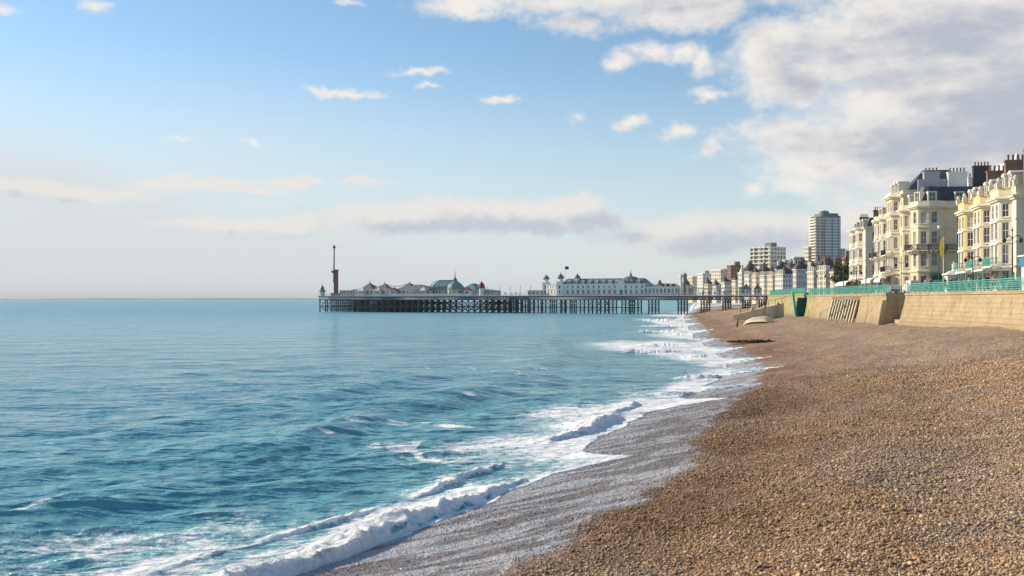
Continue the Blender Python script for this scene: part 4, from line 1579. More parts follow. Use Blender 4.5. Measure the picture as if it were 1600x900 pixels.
# ---- near terrace at the right: three bay-fronted houses -------------
RZ1 = -12.5
RL, RD = 9.3, 12.0
r_or = Vector((60.8, 120.0))
r_dir = Vector((math.sin(R(12.5)), math.cos(R(12.5))))
spec = [
    ('cream bay-fronted terraced house nearest the camera, tan side wall facing it', 'stucco_ivory', 'stucco_cream'),
    ('cream bay-fronted terraced house in the middle of the right-hand terrace', 'stucco_cream', 'stucco_yellow'),
    ('yellow-cream bay-fronted terraced house at the far end of the right-hand terrace', 'stucco_yellow', 'stucco_yellow'),
]
for hi in range(3):
    o_ = r_or + r_dir * (RL * hi + 0.0)
    yc, hw, pj, fl = RL * 0.52, 2.9, 1.25, 0.95
    foot = [(0, 0), (RD, 0), (RD, RL - 0.01), (0, RL - 0.01), (0, yc + hw), (-pj, yc + hw - fl), (-pj, yc - hw + fl), (0, yc - hw)]
    top = 12.05
    h = House('terraced_house', spec[hi][0], 'house', (o_.x, o_.y, GZ), RZ1, foot, top, spec[hi][1], 'houses of the right-hand terrace')
    for (z, hh, st) in ((0.7, 2.0, 'french'), (3.5, 2.35, 'fancy'), (6.55, 2.05, 'fancy'), (9.25, 1.65, 'sash')):
        h.row(4, 1, 0.85, z, hh, 'sash')
        h.row(5, 2, 1.05, z, hh, st)
        h.row(6, 1, 0.85, z, hh, 'sash')
        h.row(3, [(RL - yc - hw) * 0.5], 0.8, z, hh, 'sash')
        if hi == 0:
            h.row(0, [3.2, 6.6, 9.6], 1.0, z, hh, 'sash')
    if hi != 0:
        h.door(7, (yc - hw) * 0.5, 0.95, 2.4)
    else:
        h.door(7, (yc - hw) * 0.5, 0.95, 2.4, 'teal_paint')
    h.walls()
    h.band(2.95, 0.28, 0.22, 'trim', 'string_course')
    h.band(6.0, 0.22, 0.14, 'trim', 'string_course')
    h.band(8.75, 0.2, 0.12, 'trim', 'string_course')
    h.band(11.25, 0.5, 0.5, 'trim', 'cornice')
    # parapet with piers
    m_ = MB()
    m_.prism(offset_poly(foot, 0.05), 11.95, 12.75)
    m_.prism(offset_poly(foot, 0.14), 12.75, 12.9)
    m_.build('parapet', spec[hi][2], h.t)
    m_ = MB()
    for (x_, y_) in ((-pj, yc + hw - fl), (-pj, yc - hw + fl), (0.0, yc + hw), (0.0, yc - hw), (0.0, 0.3)):
        m_.box(x_ - 0.28, x_ + 0.28, y_ - 0.28, y_ + 0.28, 12.9, 13.55)
        m_.lathe([(0.12, 13.55), (0.26, 13.75), (0.22, 14.0), (0.05, 14.15)], 8, (x_, y_, 0))
    m_.build('parapet_pier', 'trim', h.t)
    h.roof_foot = [(0.5, 0.05), (RD, 0.05), (RD, RL - 0.06), (0.5, RL - 0.06)]
    m_ = MB()
    m_.add([(0.7, 0.05, 12.0), (RD, 0.05, 12.0), (RD, RL - 0.06, 12.0), (0.7, RL - 0.06, 12.0), (3.0, 0.05, 15.2), (RD - 3, 0.05, 15.4), (RD - 3, RL - 0.06, 15.4), (3.0, RL - 0.06, 15.2)],
           [(3, 2, 1, 0), (4, 5, 6, 7), (0, 1, 5, 4), (1, 2, 6, 5), (2, 3, 7, 6), (3, 0, 4, 7)])
    m_.build('roof', 'slate', h.t)
    h.dormer(0.15, yc + 1.5, 12.75, 1.0, 1.75, 2.2, R(-90))
    h.dormer(0.15, yc - 1.5, 12.75, 1.0, 1.75, 2.2, R(-90))
    h.chimney(2.6, 0.1 if hi else 0.55, 3.1, 0.75, 12.2, 17.3 - 0.2 * hi, 5, 'brick_brown')
    if hi == 0:
        h.chimney(6.4, 0.6, 2.6, 0.8, 12.2, 17.6, 5, 'brick_brown')
    h.balcony(5, -0.2, 4.1, 3.25, 1.0, 'teal_paint')
    # glazed teal veranda at the street
    m_ = MB()
    m_.box(-pj - 2.1, -0.02, yc - hw, yc + hw, 2.62, 2.85)
    m_.build('veranda_roof', 'canvas_white', h.t)
    for k_ in range(5):
        y_ = yc - hw + 0.1 + k_ * (2 * hw - 0.3) / 4
        m_ = MB()
        m_.box(-pj - 2.0, -pj - 1.88, y_, y_ + 0.12, 0, 2.618)
        m_.bar((-pj - 1.94, y_ + 0.06, 2.0), (-pj - 1.94, y_ + 0.6, 2.58), 0.05)
        m_.build('veranda_post', 'teal_paint', h.t)

# ---- tall cream hotel block in the centre: three houses ----------------
RZ2 = -9.5
c_dir = Vector((math.sin(R(9.5)), math.cos(R(9.5))))
c_or = Vector((70.2, 171.5))


def street_point(org, dr, s):
    return org + dr * s


# house with the rounded corner
L1 = 12.5
foot = [(4.3, 0), (14, 0), (14, L1), (0, L1), (0, 10.4), (-1.2, 9.5), (-1.2, 7.4), (0, 6.5), (0, 4.3), (-0.75, 3.2), (-1.0, 1.3), (-0.3, -0.5), (1.3, -1.25), (3.1, -1.0)]
h = House('corner_house', 'tall cream corner house with rounded corner tower and dark wrap-around balcony', 'house', (c_or.x, c_or.y, GZ), RZ2, foot, 15.2, 'stucco_cream', 'houses of the central terrace')
for (z, hh, st) in ((0.6, 2.6, 'french'), (4.75, 2.3, 'fancy'), (8.6, 2.2, 'fancy'), (12.15, 2.0, 'sash')):
    h.row(0, [2.3, 5.6, 8.6], 1.15, z, hh, st)
    h.row(3, 1, 0.9, z, hh, 'sash')
    h.row(5, 1, 1.1, z, hh, 'sash')
    h.row(4, 1, 0.8, z, hh, 'sash')
    h.row(6, 1, 0.8, z, hh, 'sash')
    h.row(7, 1, 1.0, z, hh, 'sash')
    for sg in (8, 9, 10, 11, 12):
        h.row(sg, 1, 0.85 if sg in (8, 9, 10) else 1.0, z, hh, 'sash')
h.walls()
h.band(3.75, 0.3, 0.25, 'trim', 'string_course')
h.band(7.75, 0.25, 0.12, 'trim', 'string_course')
h.band(11.35, 0.25, 0.14, 'trim', 'string_course')
h.band(14.75, 0.5, 0.55, 'trim', 'cornice')
m_ = MB()
m_.prism(offset_poly(foot, 0.1), 15.25, 16.0)
m_.build('parapet', 'stucco_ivory', h.t)
for sg in (0, 12, 11, 10, 9, 8):
    a, b_, L = h.seg(sg)
    h.balcony(sg, 0.0 if sg else 0.0, L if sg else 4.4, 7.55, 1.05, 'iron_black')
h.roof_foot = [(3.9, 0.3), (13.7, 0.3), (13.7, L1 - 0.05), (0.4, L1 - 0.05), (0.4, 4.4), (-0.3, 3.0), (-0.55, 1.3), (0.1, -0.2), (1.4, -0.8), (2.9, -0.6)]
h.mansard(15.6, 18.6, 1.15, 'slate')
for x_ in (6.6, 9.9, 12.4):
    h.dormer(x_, 0.15, 15.75, 1.2, 1.75, 1.6, 0.0, 'trim', 'sash', False)
h.dormer(1.9, -0.98, 15.75, 1.15, 1.75, 1.6, R(2), 'trim', 'sash', False)
h.dormer(-0.35, 0.2, 15.75, 1.0, 1.75, 1.6, R(-60), 'trim', 'sash', False)
h.dormer(0.1, 8.4, 15.75, 1.0, 1.7, 1.6, R(-90), 'trim', 'sash', True)
h.chimney(3.0, 4.5, 2.6, 0.9, 16.0, 21.6, 4, 'render_grey')
h.chimney(6.9, 3.0, 3.1, 1.0, 16.0, 21.3, 5, 'stucco_white')
m_ = MB()
m_.box(0.6, 6.0, 3.6, 3.95, 15.9, 20.2)
m_.build('party_wall', 'render_grey', h.t)
h.awning(0, 0.3, 9.4, 3.6, 1.7, 0.8, 'canvas_dark')
h.awning(12, 0.0, 1.8, 3.6, 1.7, 0.8, 'canvas_green')

# the taller middle house
o_ = c_or + c_dir * (L1 + 0.02)
L2 = 11.5
foot = [(0, 0), (14, 0), (14, L2), (0, L2), (0, 9.2), (-1.4, 8.2), (-1.4, 3.6), (0, 2.6)]
h = House('terraced_house', 'tallest cream house of the central terrace with an extra storey and hipped roof', 'house', (o_.x, o_.y, GZ), RZ2, foot, 18.6, 'stucco_cream', 'houses of the central terrace')
for (z, hh, st) in ((0.6, 2.6, 'french'), (4.75, 2.3, 'fancy'), (8.6, 2.2, 'fancy'), (12.15, 2.0, 'sash'), (15.7, 1.8, 'sash')):
    h.row(3, 1, 0.95, z, hh, 'sash')
    h.row(4, 1, 0.8, z, hh, 'sash')
    h.row(5, 3, 1.0, z, hh, st)
    h.row(6, 1, 0.8, z, hh, 'sash')
    h.row(7, 1, 0.95, z, hh, 'sash')
h.row(0, [2.2, 5.0], 0.9, 16.2, 1.4, 'sash')
h.walls()
h.band(3.75, 0.3, 0.25, 'trim', 'string_course')
h.band(7.75, 0.25, 0.12, 'trim', 'string_course')
h.band(11.35, 0.25, 0.14, 'trim', 'string_course')
h.band(14.75, 0.45, 0.35, 'trim', 'string_course')
h.band(18.1, 0.5, 0.6, 'trim', 'cornice')
m_ = MB()
m_.prism(offset_poly(foot, 0.08), 18.55, 19.3)
m_.build('parapet', 'stucco_ivory', h.t)
h.hip(0.8, 13.5, 0.3, L2 - 0.2, 19.0, 23.6, 'slate', 0.0, 4.0)
for y_ in (3.2, 6.0, 8.6):
    h.dormer(-0.3, y_, 19.1, 0.9, 1.7, 2.0, R(-90), 'trim', 'sash', True)
h.balcony(5, 0.0, 4.5, 7.55, 1.0)
h.balcony(5, 0.0, 4.5, 4.35, 1.1, 'iron_black')
h.awning(5, -0.6, 5.2, 3.6, 2.2, 0.9, 'canvas_white')

o_ = c_or + c_dir * (L1 + L2 + 0.04)
L3 = 12.5
foot = [(0, 0), (14, 0), (14, L3), (0, L3), (0, 10.6), (-1.2, 9.6), (-1.2, 7.6), (0, 6.6), (0, 5.4), (-1.2, 4.4), (-1.2, 2.4), (0, 1.4)]
h = House('terraced_house', 'cream house at the far end of the central terrace with twin bays and white awnings', 'house', (o_.x, o_.y, GZ), RZ2, foot, 15.2, 'stucco_ivory', 'houses of the central terrace')
for (z, hh, st) in ((0.6, 2.6, 'french'), (4.75, 2.3, 'fancy'), (8.6, 2.2, 'fancy'), (12.15, 2.0, 'sash')):
    for sg in (4, 6, 8, 10):
        h.row(sg, 1, 0.8, z, hh, 'sash')
    for sg in (5, 9):
        h.row(sg, 1, 1.1, z, hh, st)
    h.row(7, 1, 0.7, z, hh, 'sash')
    h.row(3, 1, 0.8, z, hh, 'sash')
h.walls()
h.band(3.75, 0.3, 0.25, 'trim', 'string_course')
h.band(7.75, 0.25, 0.12, 'trim', 'string_course')
h.band(11.35, 0.25, 0.14, 'trim', 'string_course')
h.band(14.75, 0.5, 0.55, 'trim', 'cornice')
m_ = MB()
m_.prism(offset_poly(foot, 0.08), 15.25, 16.0)
m_.build('parapet', 'stucco_ivory', h.t)
h.roof_foot = [(0.4, 0.1), (13.6, 0.1), (13.6, L3 - 0.3), (0.4, L3 - 0.3)]
h.mansard(15.6, 18.2, 1.2, 'slate')
for y_ in (3.4, 8.6, 11.2):
    h.dormer(0.1, y_, 15.8, 0.95, 1.7, 1.8, R(-90), 'trim', 'sash', True)
h.chimney(4.2, L3 - 0.6, 2.4, 0.8, 15.6, 20.4, 4, 'brick_brown')
h.balcony(5, 0.0, 2.0, 7.55, 1.0)
h.balcony(9, 0.0, 2.0, 7.55, 1.0)
h.awning(5, -1.0, 3.4, 3.6, 2.4, 0.9, 'canvas_white')
h.awning(9, -1.0, 3.4, 3.6, 2.4, 0.9, 'canvas_white')

# house standing behind with the dark stack
h = House('rear_house', 'dark brick house with big slate chimney stack behind the corner house', 'house', (84.5, 182.0, GZ), RZ2, [(0, 0), (12, 0), (12, 10), (0, 10)], 16.5, 'brick_dark')
h.row(0, 4, 1.0, 13.0, 1.8, 'sash').row(3, 3, 1.0, 13.0, 1.8, 'sash').walls()
h.hip(0, 12, 0, 10, 16.5, 20.0)
h.chimney(1.5, 0.8, 3.0, 0.9, 16.0, 23.6, 5, 'brick_dark')
h.chimney(-0.6, 0.5, 0.7, 0.7, 15.0, 21.5, 1, 'stucco_white')

# domed pavilion behind the near terrace
h = House('domed_building', 'white domed roof showing behind the chimneys of the right-hand terrace', 'building', (80.6, 166.0, GZ), RZ1, [(0, 0), (9, 0), (9, 9), (0, 9)], 18.8, 'stucco_white')
h.row(3, 3, 1.0, 14.5, 2.0, 'sash').row(0, 3, 1.0, 14.5, 2.0, 'sash').walls().band(18.3, 0.5, 0.4)
m_ = MB()
m_.lathe([(4.3, 0), (4.2, 1.0), (3.7, 2.2), (2.8, 3.2), (1.5, 3.9), (0.5, 4.15), (0.3, 4.8), (0.05, 5.4)], 24, (4.5, 4.5, 18.8))
m_.build('dome', 'white_paint', h.t, True)

# house left of the gap beside the central terrace
foot = [(0, 0), (14, 0), (14, 18), (0, 18), (0, 15.5), (-1.1, 14.5), (-1.1, 11.5), (0, 10.5), (0, 7.5), (-1.1, 6.5), (-1.1, 3.5), (0, 2.5)]
h = House('terraced_house', 'detached ivory house with twin bays standing left of the central terrace', 'house', (79.9, 225.0, GZ), RZ2, foot, 15.6, 'stucco_ivory')
for (z, hh, st) in ((0.6, 2.6, 'french'), (4.75, 2.3, 'fancy'), (8.7, 2.1, 'fancy'), (12.4, 1.9, 'sash')):
    for sg in (4, 6, 8, 10):
        h.row(sg, 1, 0.8, z, hh, 'sash')
    for sg in (5, 9):
        h.row(sg, 2, 1.0, z, hh, st)
    h.row(7, 1, 0.9, z, hh, 'sash')
    h.row(0, [2.0, 5.5], 1.0, z, hh, 'sash')
h.walls()
h.band(3.75, 0.3, 0.25, 'trim', 'string_course')
h.band(7.9, 0.25, 0.14, 'trim', 'string_course')
h.band(11.6, 0.25, 0.14, 'trim', 'string_course')
h.band(15.1, 0.5, 0.5, 'trim', 'cornice')
h.roof_foot = [(0.3, 0.3), (13.7, 0.3), (13.7, 17.7), (0.3, 17.7)]
h.mansard(15.6, 17.7, 1.0, 'slate')
for y_ in (3.5, 6.5, 11.5, 14.5):
    h.dormer(0.0, y_, 15.6, 0.9, 1.4, 1.8, R(-90))
h.dormer(2.2, 0.1, 15.6, 0.9, 1.4, 1.6, 0.0, 'trim', 'sash', False)
h.chimney(3.2, 1.4, 2.4, 0.8, 15.6, 19.4, 4, 'brick_brown')
h.chimney(2.6, 16.5, 2.0, 0.8, 15.6, 19.0, 4, 'brick_brown')
h.awning(5, -3.0, 6.0, 3.6, 3.0, 1.0, 'canvas_white')
h.awning(9, -2.0, 5.0, 3.6, 3.0, 1.0, 'canvas_white')

# ------------------------------------------------------------------ the town behind the pier
def corner(px0, pxm, px1, Y, rz):
    """near corner of a block seen at pxm, its sea face reaching back to px0 and its near face out to px1"""
    r = R(rz)
    Xc, Yc = X_at(pxm, Y), Y
    k0, k1 = (px0 - 800) / FPX, (px1 - 800) / FPX
    s_ = (Xc - k0 * Yc) / (k0 * math.cos(r) + math.sin(r))
    w_ = (k1 * Yc - Xc) / (math.cos(r) - k1 * math.sin(r))
    return Xc, Yc, max(3.0, s_), max(3.0, w_)


def town(name, label, cat, px0, pxm, px1, pytop, Y, rz, wall, floors, cl, cc, roof='flat', roof_h=2.5, group='buildings of the town behind the pier', win=(0.55, 0.55), chim=0, band=True, roof_mat='slate', chim_mat='brick_brown', style='plain'):
    Xc, Yc, L, W_ = corner(px0, pxm, px1, Y, rz)
    gz = float(land_z(np.array(Xc), np.array(Yc)))
    ztop = Z_at(pytop, Y) - gz
    zb_ = -3.0
    h = House(name, label, cat, (Xc, Yc, gz), rz, [(0, 0), (W_, 0), (W_, L), (0, L)], ztop, wall, group, zb_)
    fh = min(ztop / floors, 3.6) if floors else 3
    for k_ in range(floors):
        z = ztop - (floors - k_) * fh + fh * (1 - win[1]) * 0.5
        if cl:
            h.row(3, cl, L / cl * win[0], z, fh * win[1], style)
        if cc:
            h.row(0, cc, W_ / cc * win[0], z, fh * win[1], style)
    h.walls()
    if band:
        h.band(ztop - 0.5, 0.45, 0.3, 'trim' if 'stucco' in wall else wall, 'cornice')
    if roof == 'hip':
        h.hip(0, W_, 0, L, ztop, ztop + roof_h, roof_mat)
    elif roof == 'mansard':
        h.roof_foot = [(0.2, 0.2), (W_ - 0.2, 0.2), (W_ - 0.2, L - 0.2), (0.2, L - 0.2)]
        h.mansard(ztop, ztop + roof_h, roof_h * 0.5, roof_mat)
        for k_ in range(max(1, cl)):
            h.dormer(0.1, (k_ + 0.5) * L / max(1, cl), ztop + 0.1, 1.0, min(1.5, roof_h * 0.6), roof_h * 0.5, R(-90), 'trim', 'plain', False)
    else:
        m_ = MB()
        m_.prism(offset_poly(h.foot, 0.12), ztop - 0.02, ztop + 0.5)
        m_.build('parapet', wall, h.t)
    for k_ in range(chim):
        u = (k_ + 0.5) / chim
        h.chimney(W_ * (0.3 + 0.4 * (k_ % 2)), L * u, 1.3, 0.6, ztop - 0.2, ztop + (roof_h if roof != 'flat' else 0) + 0.55, 3, chim_mat)
    h.L, h.W = L, W_
    return h


town('apartment_block', 'small cream apartment block furthest left of the town, beside the pier turrets', 'building', 1075, 1082, 1090.5, 433, 640, 22, 'stucco_cream', 7, 3, 3)
h = town('apartment_block', 'white apartment block second from the left above the pier deck', 'building', 1089, 1098, 1113, 428, 620, 22, 'stucco_white', 8, 4, 3)
m_ = MB()
m_.box(3, h.W - 1, 2, h.L - 2, h.z1, h.z1 + 2.2)
m_.build('plant_room', 'render_grey', h.t)
town('apartment_block', 'cream apartment block with tall bays third from the left above the pier deck', 'building', 1111, 1126, 1134, 422, 600, 24, 'stucco_ivory', 8, 5, 2)
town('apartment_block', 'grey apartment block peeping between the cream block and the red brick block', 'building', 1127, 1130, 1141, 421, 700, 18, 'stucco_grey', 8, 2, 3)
h = town('brick_block', 'red brick apartment block taller than its white neighbours', 'building', 1136, 1142, 1161, 415.5, 650, 18, 'brick_red', 9, 3, 5)
m_ = MB()
m_.box(h.W * 0.5, h.W - 1, 2, h.L - 1, h.z1, h.z1 + 3.0)
m_.build('plant_room', 'lead_grey', h.t)
town('low_house', 'low white house tucked below the red brick block', 'house', 1126, 1132, 1143, 440, 560, 20, 'stucco_white', 4, 3, 3, 'hip', 2.0, chim=1)
h = town('corner_tower', 'narrow white tower house with pointed cap before the red brick block', 'building', 1153, 1159, 1166, 427, 560, 22, 'stucco_white', 6, 2, 2, band=True)
m_ = MB()
m_.lathe([(h.W * 0.52, 0.5), (h.W * 0.5, 1.2), (h.W * 0.28, 2.6), (0.3, 4.6), (0.05, 5.4)], 8, (h.W / 2, h.L / 2, h.z1))
m_.build('spire', 'stucco_ivory', h.t)

rows = [(1163, 1170, 1177, 429, 'stucco_white', 'leftmost'), (1175, 1181, 1189, 431, 'stucco_ivory', 'second'), (1187, 1194, 1201, 430, 'stucco_white', 'third'), (1199, 1207, 1214, 430, 'stucco_ivory', 'fourth')]
for i, (a, b_, c_, tp, ml, od) in enumerate(rows):
    town('terraced_house', od + (' house' if i == 0 else ' house from the left') + ' in the white slate-roofed terrace behind the pier root', 'house', a, b_, c_, tp, 485 - i * 8, 22, ml, 5, 3, 2, 'mansard', 3.2, chim=1)
town('terraced_house', 'end house of the white terrace with a wide blue-grey shaded gable', 'house', 1211, 1223, 1241, 428, 445, 22, 'stucco_white', 5, 4, 4, 'mansard', 2.2, chim=2)
town('slate_house', 'slate-roofed house behind the left of the white terrace', 'house', 1160, 1168, 1184, 421, 560, 18, 'brick_brown', 4, 3, 3, 'hip', 3.0, chim=2, band=False)
town('slate_house', 'slate-roofed house behind the middle of the white terrace', 'house', 1183, 1192, 1206, 423, 560, 18, 'stucco_grey', 4, 3, 3, 'hip', 3.6, chim=2, band=False)
town('slate_house', 'slate-roofed house with white stacks behind the right of the white terrace', 'house', 1204, 1213, 1232, 420, 560, 18, 'stucco_white', 4, 3, 3, 'hip', 3.6, chim=2, band=False, chim_mat='stucco_white')

# slab block on the hill
h = town('slab_block', 'long white slab block of flats with gridded balconies on the hill', 'building', 1173, 1205, 1228, 386, 900, 30, 'stucco_white', 9, 8, 5, win=(0.72, 0.6), band=False)
for k_ in range(9):
    fh = min(h.z1 / 9, 3.6)
    z = h.z1 - k_ * fh - 0.1
    m_ = MB()
    m_.box(-1.0, -0.002, 0.2, h.L - 0.2, z - 0.25, z)
    m_.box(-1.0, -0.9, 0.2, h.L - 0.2, z, z + 0.9) if k_ else None
    m_.build('balcony', 'stucco_ivory', h.t)
for k_ in range(5):
    y_ = 0.2 + k_ * (h.L - 0.9) / 4
    m_ = MB()
    m_.box(-1.2, -0.003, y_, y_ + 0.5, -2, h.z1 + 0.3)
    m_.build('pier_fin', 'brick_brown' if k_ % 2 else 'stucco_ivory', h.t)
m_ = MB()
m_.box(5, 12, h.L * 0.2, h.L * 0.5, h.z1, h.z1 + 4.5)
m_.build('plant_room', 'lead_grey', h.t)

# round-cornered tower
tY = 900.0
tx = X_at(1291, tY)
gz = float(land_z(np.array(tx), np.array(tY)))
tz = Z_at(340, tY) - gz
tw = thing('tower_block', 'tall round-cornered glass and white tower block rising highest above the town', 'building', (tx, tY, gz), R(12), 'buildings of the town behind the pier')
nfl = 22
fh = tz / nfl
ring = []
for k_ in range(24):
    a = 2 * math.pi * k_ / 24
    c_, s_ = math.cos(a), math.sin(a)
    ring.append((10.6 * math.copysign(abs(c_) ** 0.6, c_), 10.6 * math.copysign(abs(s_) ** 0.6, s_)))
m_ = MB()
m_.prism(offset_poly(ring, -0.5), -4, tz)
m_.build('core', 'glass_blue', tw)
slab_me = MB().prism(ring, 0, fh * 0.36).mesh('floor_band', 'stucco_white')
for k_ in range(nfl):
    link('floor_band', slab_me, tw, (0, 0, k_ * fh))
for k_ in range(24):
    x_, y_ = offset_poly(ring, 0.06)[k_]
    if k_ % 2 == 0:
        m_ = MB()
        m_.box(x_ - 0.28, x_ + 0.28, y_ - 0.28, y_ + 0.28, 0, tz)
        m_.build('mullion', 'lead_blue', tw)
m_ = MB()
m_.prism(offset_poly(ring, 0.3), tz, tz + 1.0)
m_.prism(offset_poly(ring, -1.5), tz + 1.0, tz + 3.2)
m_.lathe([(4.2, 3.2), (4.2, 5.2), (2.2, 6.2), (0.2, 6.4)], 16, (-2, 0, tz))
m_.build('roof_drum', 'lead_grey', tw)
m_ = MB()
m_.box(-15.5, -10.2, -9.0, 1.0, -4, tz - 1.0)
m_.build('balcony_shaft', 'stucco_white', tw)
bal = MB()
bal.box(-16.6, -10.4, -10.2, 1.4, 0, 0.35)
bal.box(-16.6, -16.45, -10.2, 1.4, 0.35, 1.25)
bal.box(-16.45, -10.4, -10.2, -10.05, 0.35, 1.25)
bal_me = bal.mesh('balcony', 'stucco_ivory')
sh = MB()
sh.box(-15.62, -15.51, -7.8, -0.2, 0.0, fh * 0.5)
sh.box(-14.6, -11.2, -9.12, -9.01, 0.0, fh * 0.5)
sh_me = sh.mesh('window', 'glass')
for k_ in range(nfl):
    link('balcony', bal_me, tw, (0, 0, k_ * fh))
    link('window', sh_me, tw, (0, 0, k_ * fh + fh * 0.42))

town('apartment_block', 'low cream wing standing left against the tower block', 'building', 1256, 1263, 1268, 386, 880, 22, 'stucco_ivory', 8, 3, 1, win=(0.6, 0.5))
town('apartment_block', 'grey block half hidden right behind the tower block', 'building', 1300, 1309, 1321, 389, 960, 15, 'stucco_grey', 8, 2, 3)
town('apartment_block', 'long low flats on the hill between slab block and tower', 'building', 1216, 1226, 1258, 407, 780, 18, 'stucco_ivory', 4, 3, 7)
town('hill_house', 'flat-roofed grey house on the crest between slab block and tower', 'house', 1236, 1241, 1257, 402, 860, 18, 'stucco_grey', 3, 2, 4)
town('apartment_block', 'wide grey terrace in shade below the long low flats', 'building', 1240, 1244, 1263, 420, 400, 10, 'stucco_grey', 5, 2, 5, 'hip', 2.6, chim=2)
town('terraced_house', 'narrow cream house right of the wide grey terrace', 'house', 1261, 1271, 1279, 424, 372, 16, 'stucco_ivory', 5, 3, 2, 'mansard', 2.6, chim=1)
town('terraced_house', 'cream house with dark mansard below the tower block', 'house', 1277, 1290, 1300, 422, 350, 12, 'stucco_cream', 5, 4, 3, 'mansard', 3.4, chim=2)
town('terraced_house', 'ivory house with brick stacks just left of the bare-topped tree', 'house', 1297, 1303, 1320, 424, 330, 6, 'stucco_ivory', 5, 2, 4, 'hip', 2.8, chim=2)
town('brick_house', 'red brick house with tiled roof behind the tree left of the detached house', 'house', 1316, 1321, 1336, 405, 420, 8, 'brick_red', 5, 2, 3, 'hip', 2.8, chim=2, roof_mat='roof_tile', band=False)
town('slate_house', 'dark slate-roofed house seen above the cream mansard house', 'house', 1268, 1284, 1312, 413, 520, 12, 'brick_dark', 4, 4, 5, 'hip', 4.0, chim=3, band=False)
town('slate_house', 'dark house with low roof behind the wide grey terrace', 'house', 1226, 1234, 1262, 415, 620, 12, 'brick_brown', 4, 3, 5, 'hip', 3.2, chim=3, band=False, chim_mat='stucco_white')


extra = [(1143, 1149, 1156, 437, 590, 'stucco_ivory', 'small ivory house below the red brick block', 'hip'), (1166, 1172, 1180, 415, 640, 'stucco_white', 'white house high behind the left end of the slate roofs', 'hip'), (1180, 1187, 1196, 417, 660, 'stucco_grey', 'grey flat-fronted house below the slab block', 'flat'),
         (1214, 1220, 1230, 413, 660, 'stucco_white', 'white house high behind the end house of the white terrace', 'hip'), (1232, 1238, 1247, 411, 700, 'stucco_ivory', 'ivory house on the slope below the hill trees', 'flat'), (1246, 1252, 1262, 409, 680, 'stucco_white', 'white house on the slope left below the tower wing', 'hip'),
         (1262, 1268, 1278, 411, 600, 'stucco_cream', 'cream house on the slope right below the tower wing', 'flat'), (1300, 1307, 1318, 408, 620, 'stucco_white', 'white house on the slope right below the tower block', 'hip'), (1100, 1106, 1112, 443, 560, 'stucco_cream', 'low cream house before the second white block', 'hip'), (1113, 1119, 1127, 446, 545, 'stucco_white', 'low white house before the cream block with bays', 'hip')]
for (a, b_, c_, tp, Y, ml, lab, rf_) in extra:
    town('hillside_house', lab, 'house', a, b_, c_, tp, Y, 20, ml, 4, 3, 3, rf_, 2.2, chim=1, band=False)


# trees -----------------------------------------------------------------
def tree(label, x, y, z, hgt, rad, leafm, seed, n_=900, lf=0.34):
    rr = random.Random(seed)
    t_ = thing('tree', label, 'tree', (x, y, z))
    m_ = MB()
    m_.tube([(0, 0, -0.3), (0.1, 0, hgt * 0.25), (0.0, 0.1, hgt * 0.55)], [hgt * 0.035, hgt * 0.026, hgt * 0.014], 7)
    tips = []
    for k_ in range(9):
        a = rr.uniform(0, 6.28)
        l_ = rr.uniform(0.5, 0.95) * rad
        z0 = rr.uniform(0.25, 0.5) * hgt
        p2 = (l_ * math.cos(a), l_ * math.sin(a), z0 + rr.uniform(0.15, 0.42) * hgt)
        m_.tube([(0.05, 0, z0), (p2[0] * 0.5, p2[1] * 0.5, z0 + (p2[2] - z0) * 0.6), p2], [hgt * 0.014, hgt * 0.009, hgt * 0.004], 5)
        tips.append(p2)
    m_.build('trunk', 'bark', t_)
    c_ = MB()
    clumps = [(tp[0], tp[1], tp[2], rad * rr.uniform(0.22, 0.42)) for tp in tips] + [(rr.gauss(0, rad * 0.4), rr.gauss(0, rad * 0.4), hgt * rr.uniform(0.5, 0.92), rad * rr.uniform(0.2, 0.4)) for _ in range(9)]
    for k_ in range(n_):
        cx, cy, cz, cr = rr.choice(clumps)
        d = Vector((rr.gauss(0, 1), rr.gauss(0, 1), rr.gauss(0, 0.8))).normalized() * cr * rr.random() ** 0.4
        p = Vector((cx, cy, cz)) + d
        u_ = Vector((rr.gauss(0, 1), rr.gauss(0, 1), rr.gauss(0, 1))).normalized()
        v_ = u_.cross(Vector((rr.gauss(0, 1), rr.gauss(0, 1), rr.gauss(0, 1)))).normalized()
        s_ = lf * rr.uniform(0.6, 1.3)
        c_.add([p - u_ * s_, p + v_ * s_ * 0.6, p + u_ * s_, p - v_ * s_ * 0.6], [(0, 1, 2, 3)])
    c_.build('crown', leafm, t_)
    return t_


for (px, Y, pyt, rad, lm, lab, sd) in [(1319, 300, 404, 3.6, 'leaf_autumn', 'brown-green tree left of the detached ivory house', 1), (1327, 275, 418, 2.8, 'leaf', 'smaller green tree close beside the detached ivory house', 2),
                                   (1234, 790, 402, 6.5, 'leaf', 'dark tree on the hill right of the slab block', 3), (1246, 770, 404, 5.0, 'leaf', 'round dark tree on the hill nearer the tower block', 4),
                                   (1312, 310, 422, 2.6, 'leaf', 'bushy green tree low behind the far railing', 6)]:
    x_ = X_at(px, Y)
    gz = float(land_z(np.array(x_), np.array(float(Y))))
    tree(lab, x_, Y, gz, Z_at(pyt, Y) - gz, rad, lm, sd, 1100, 0.32 if Y < 400 else 0.6)

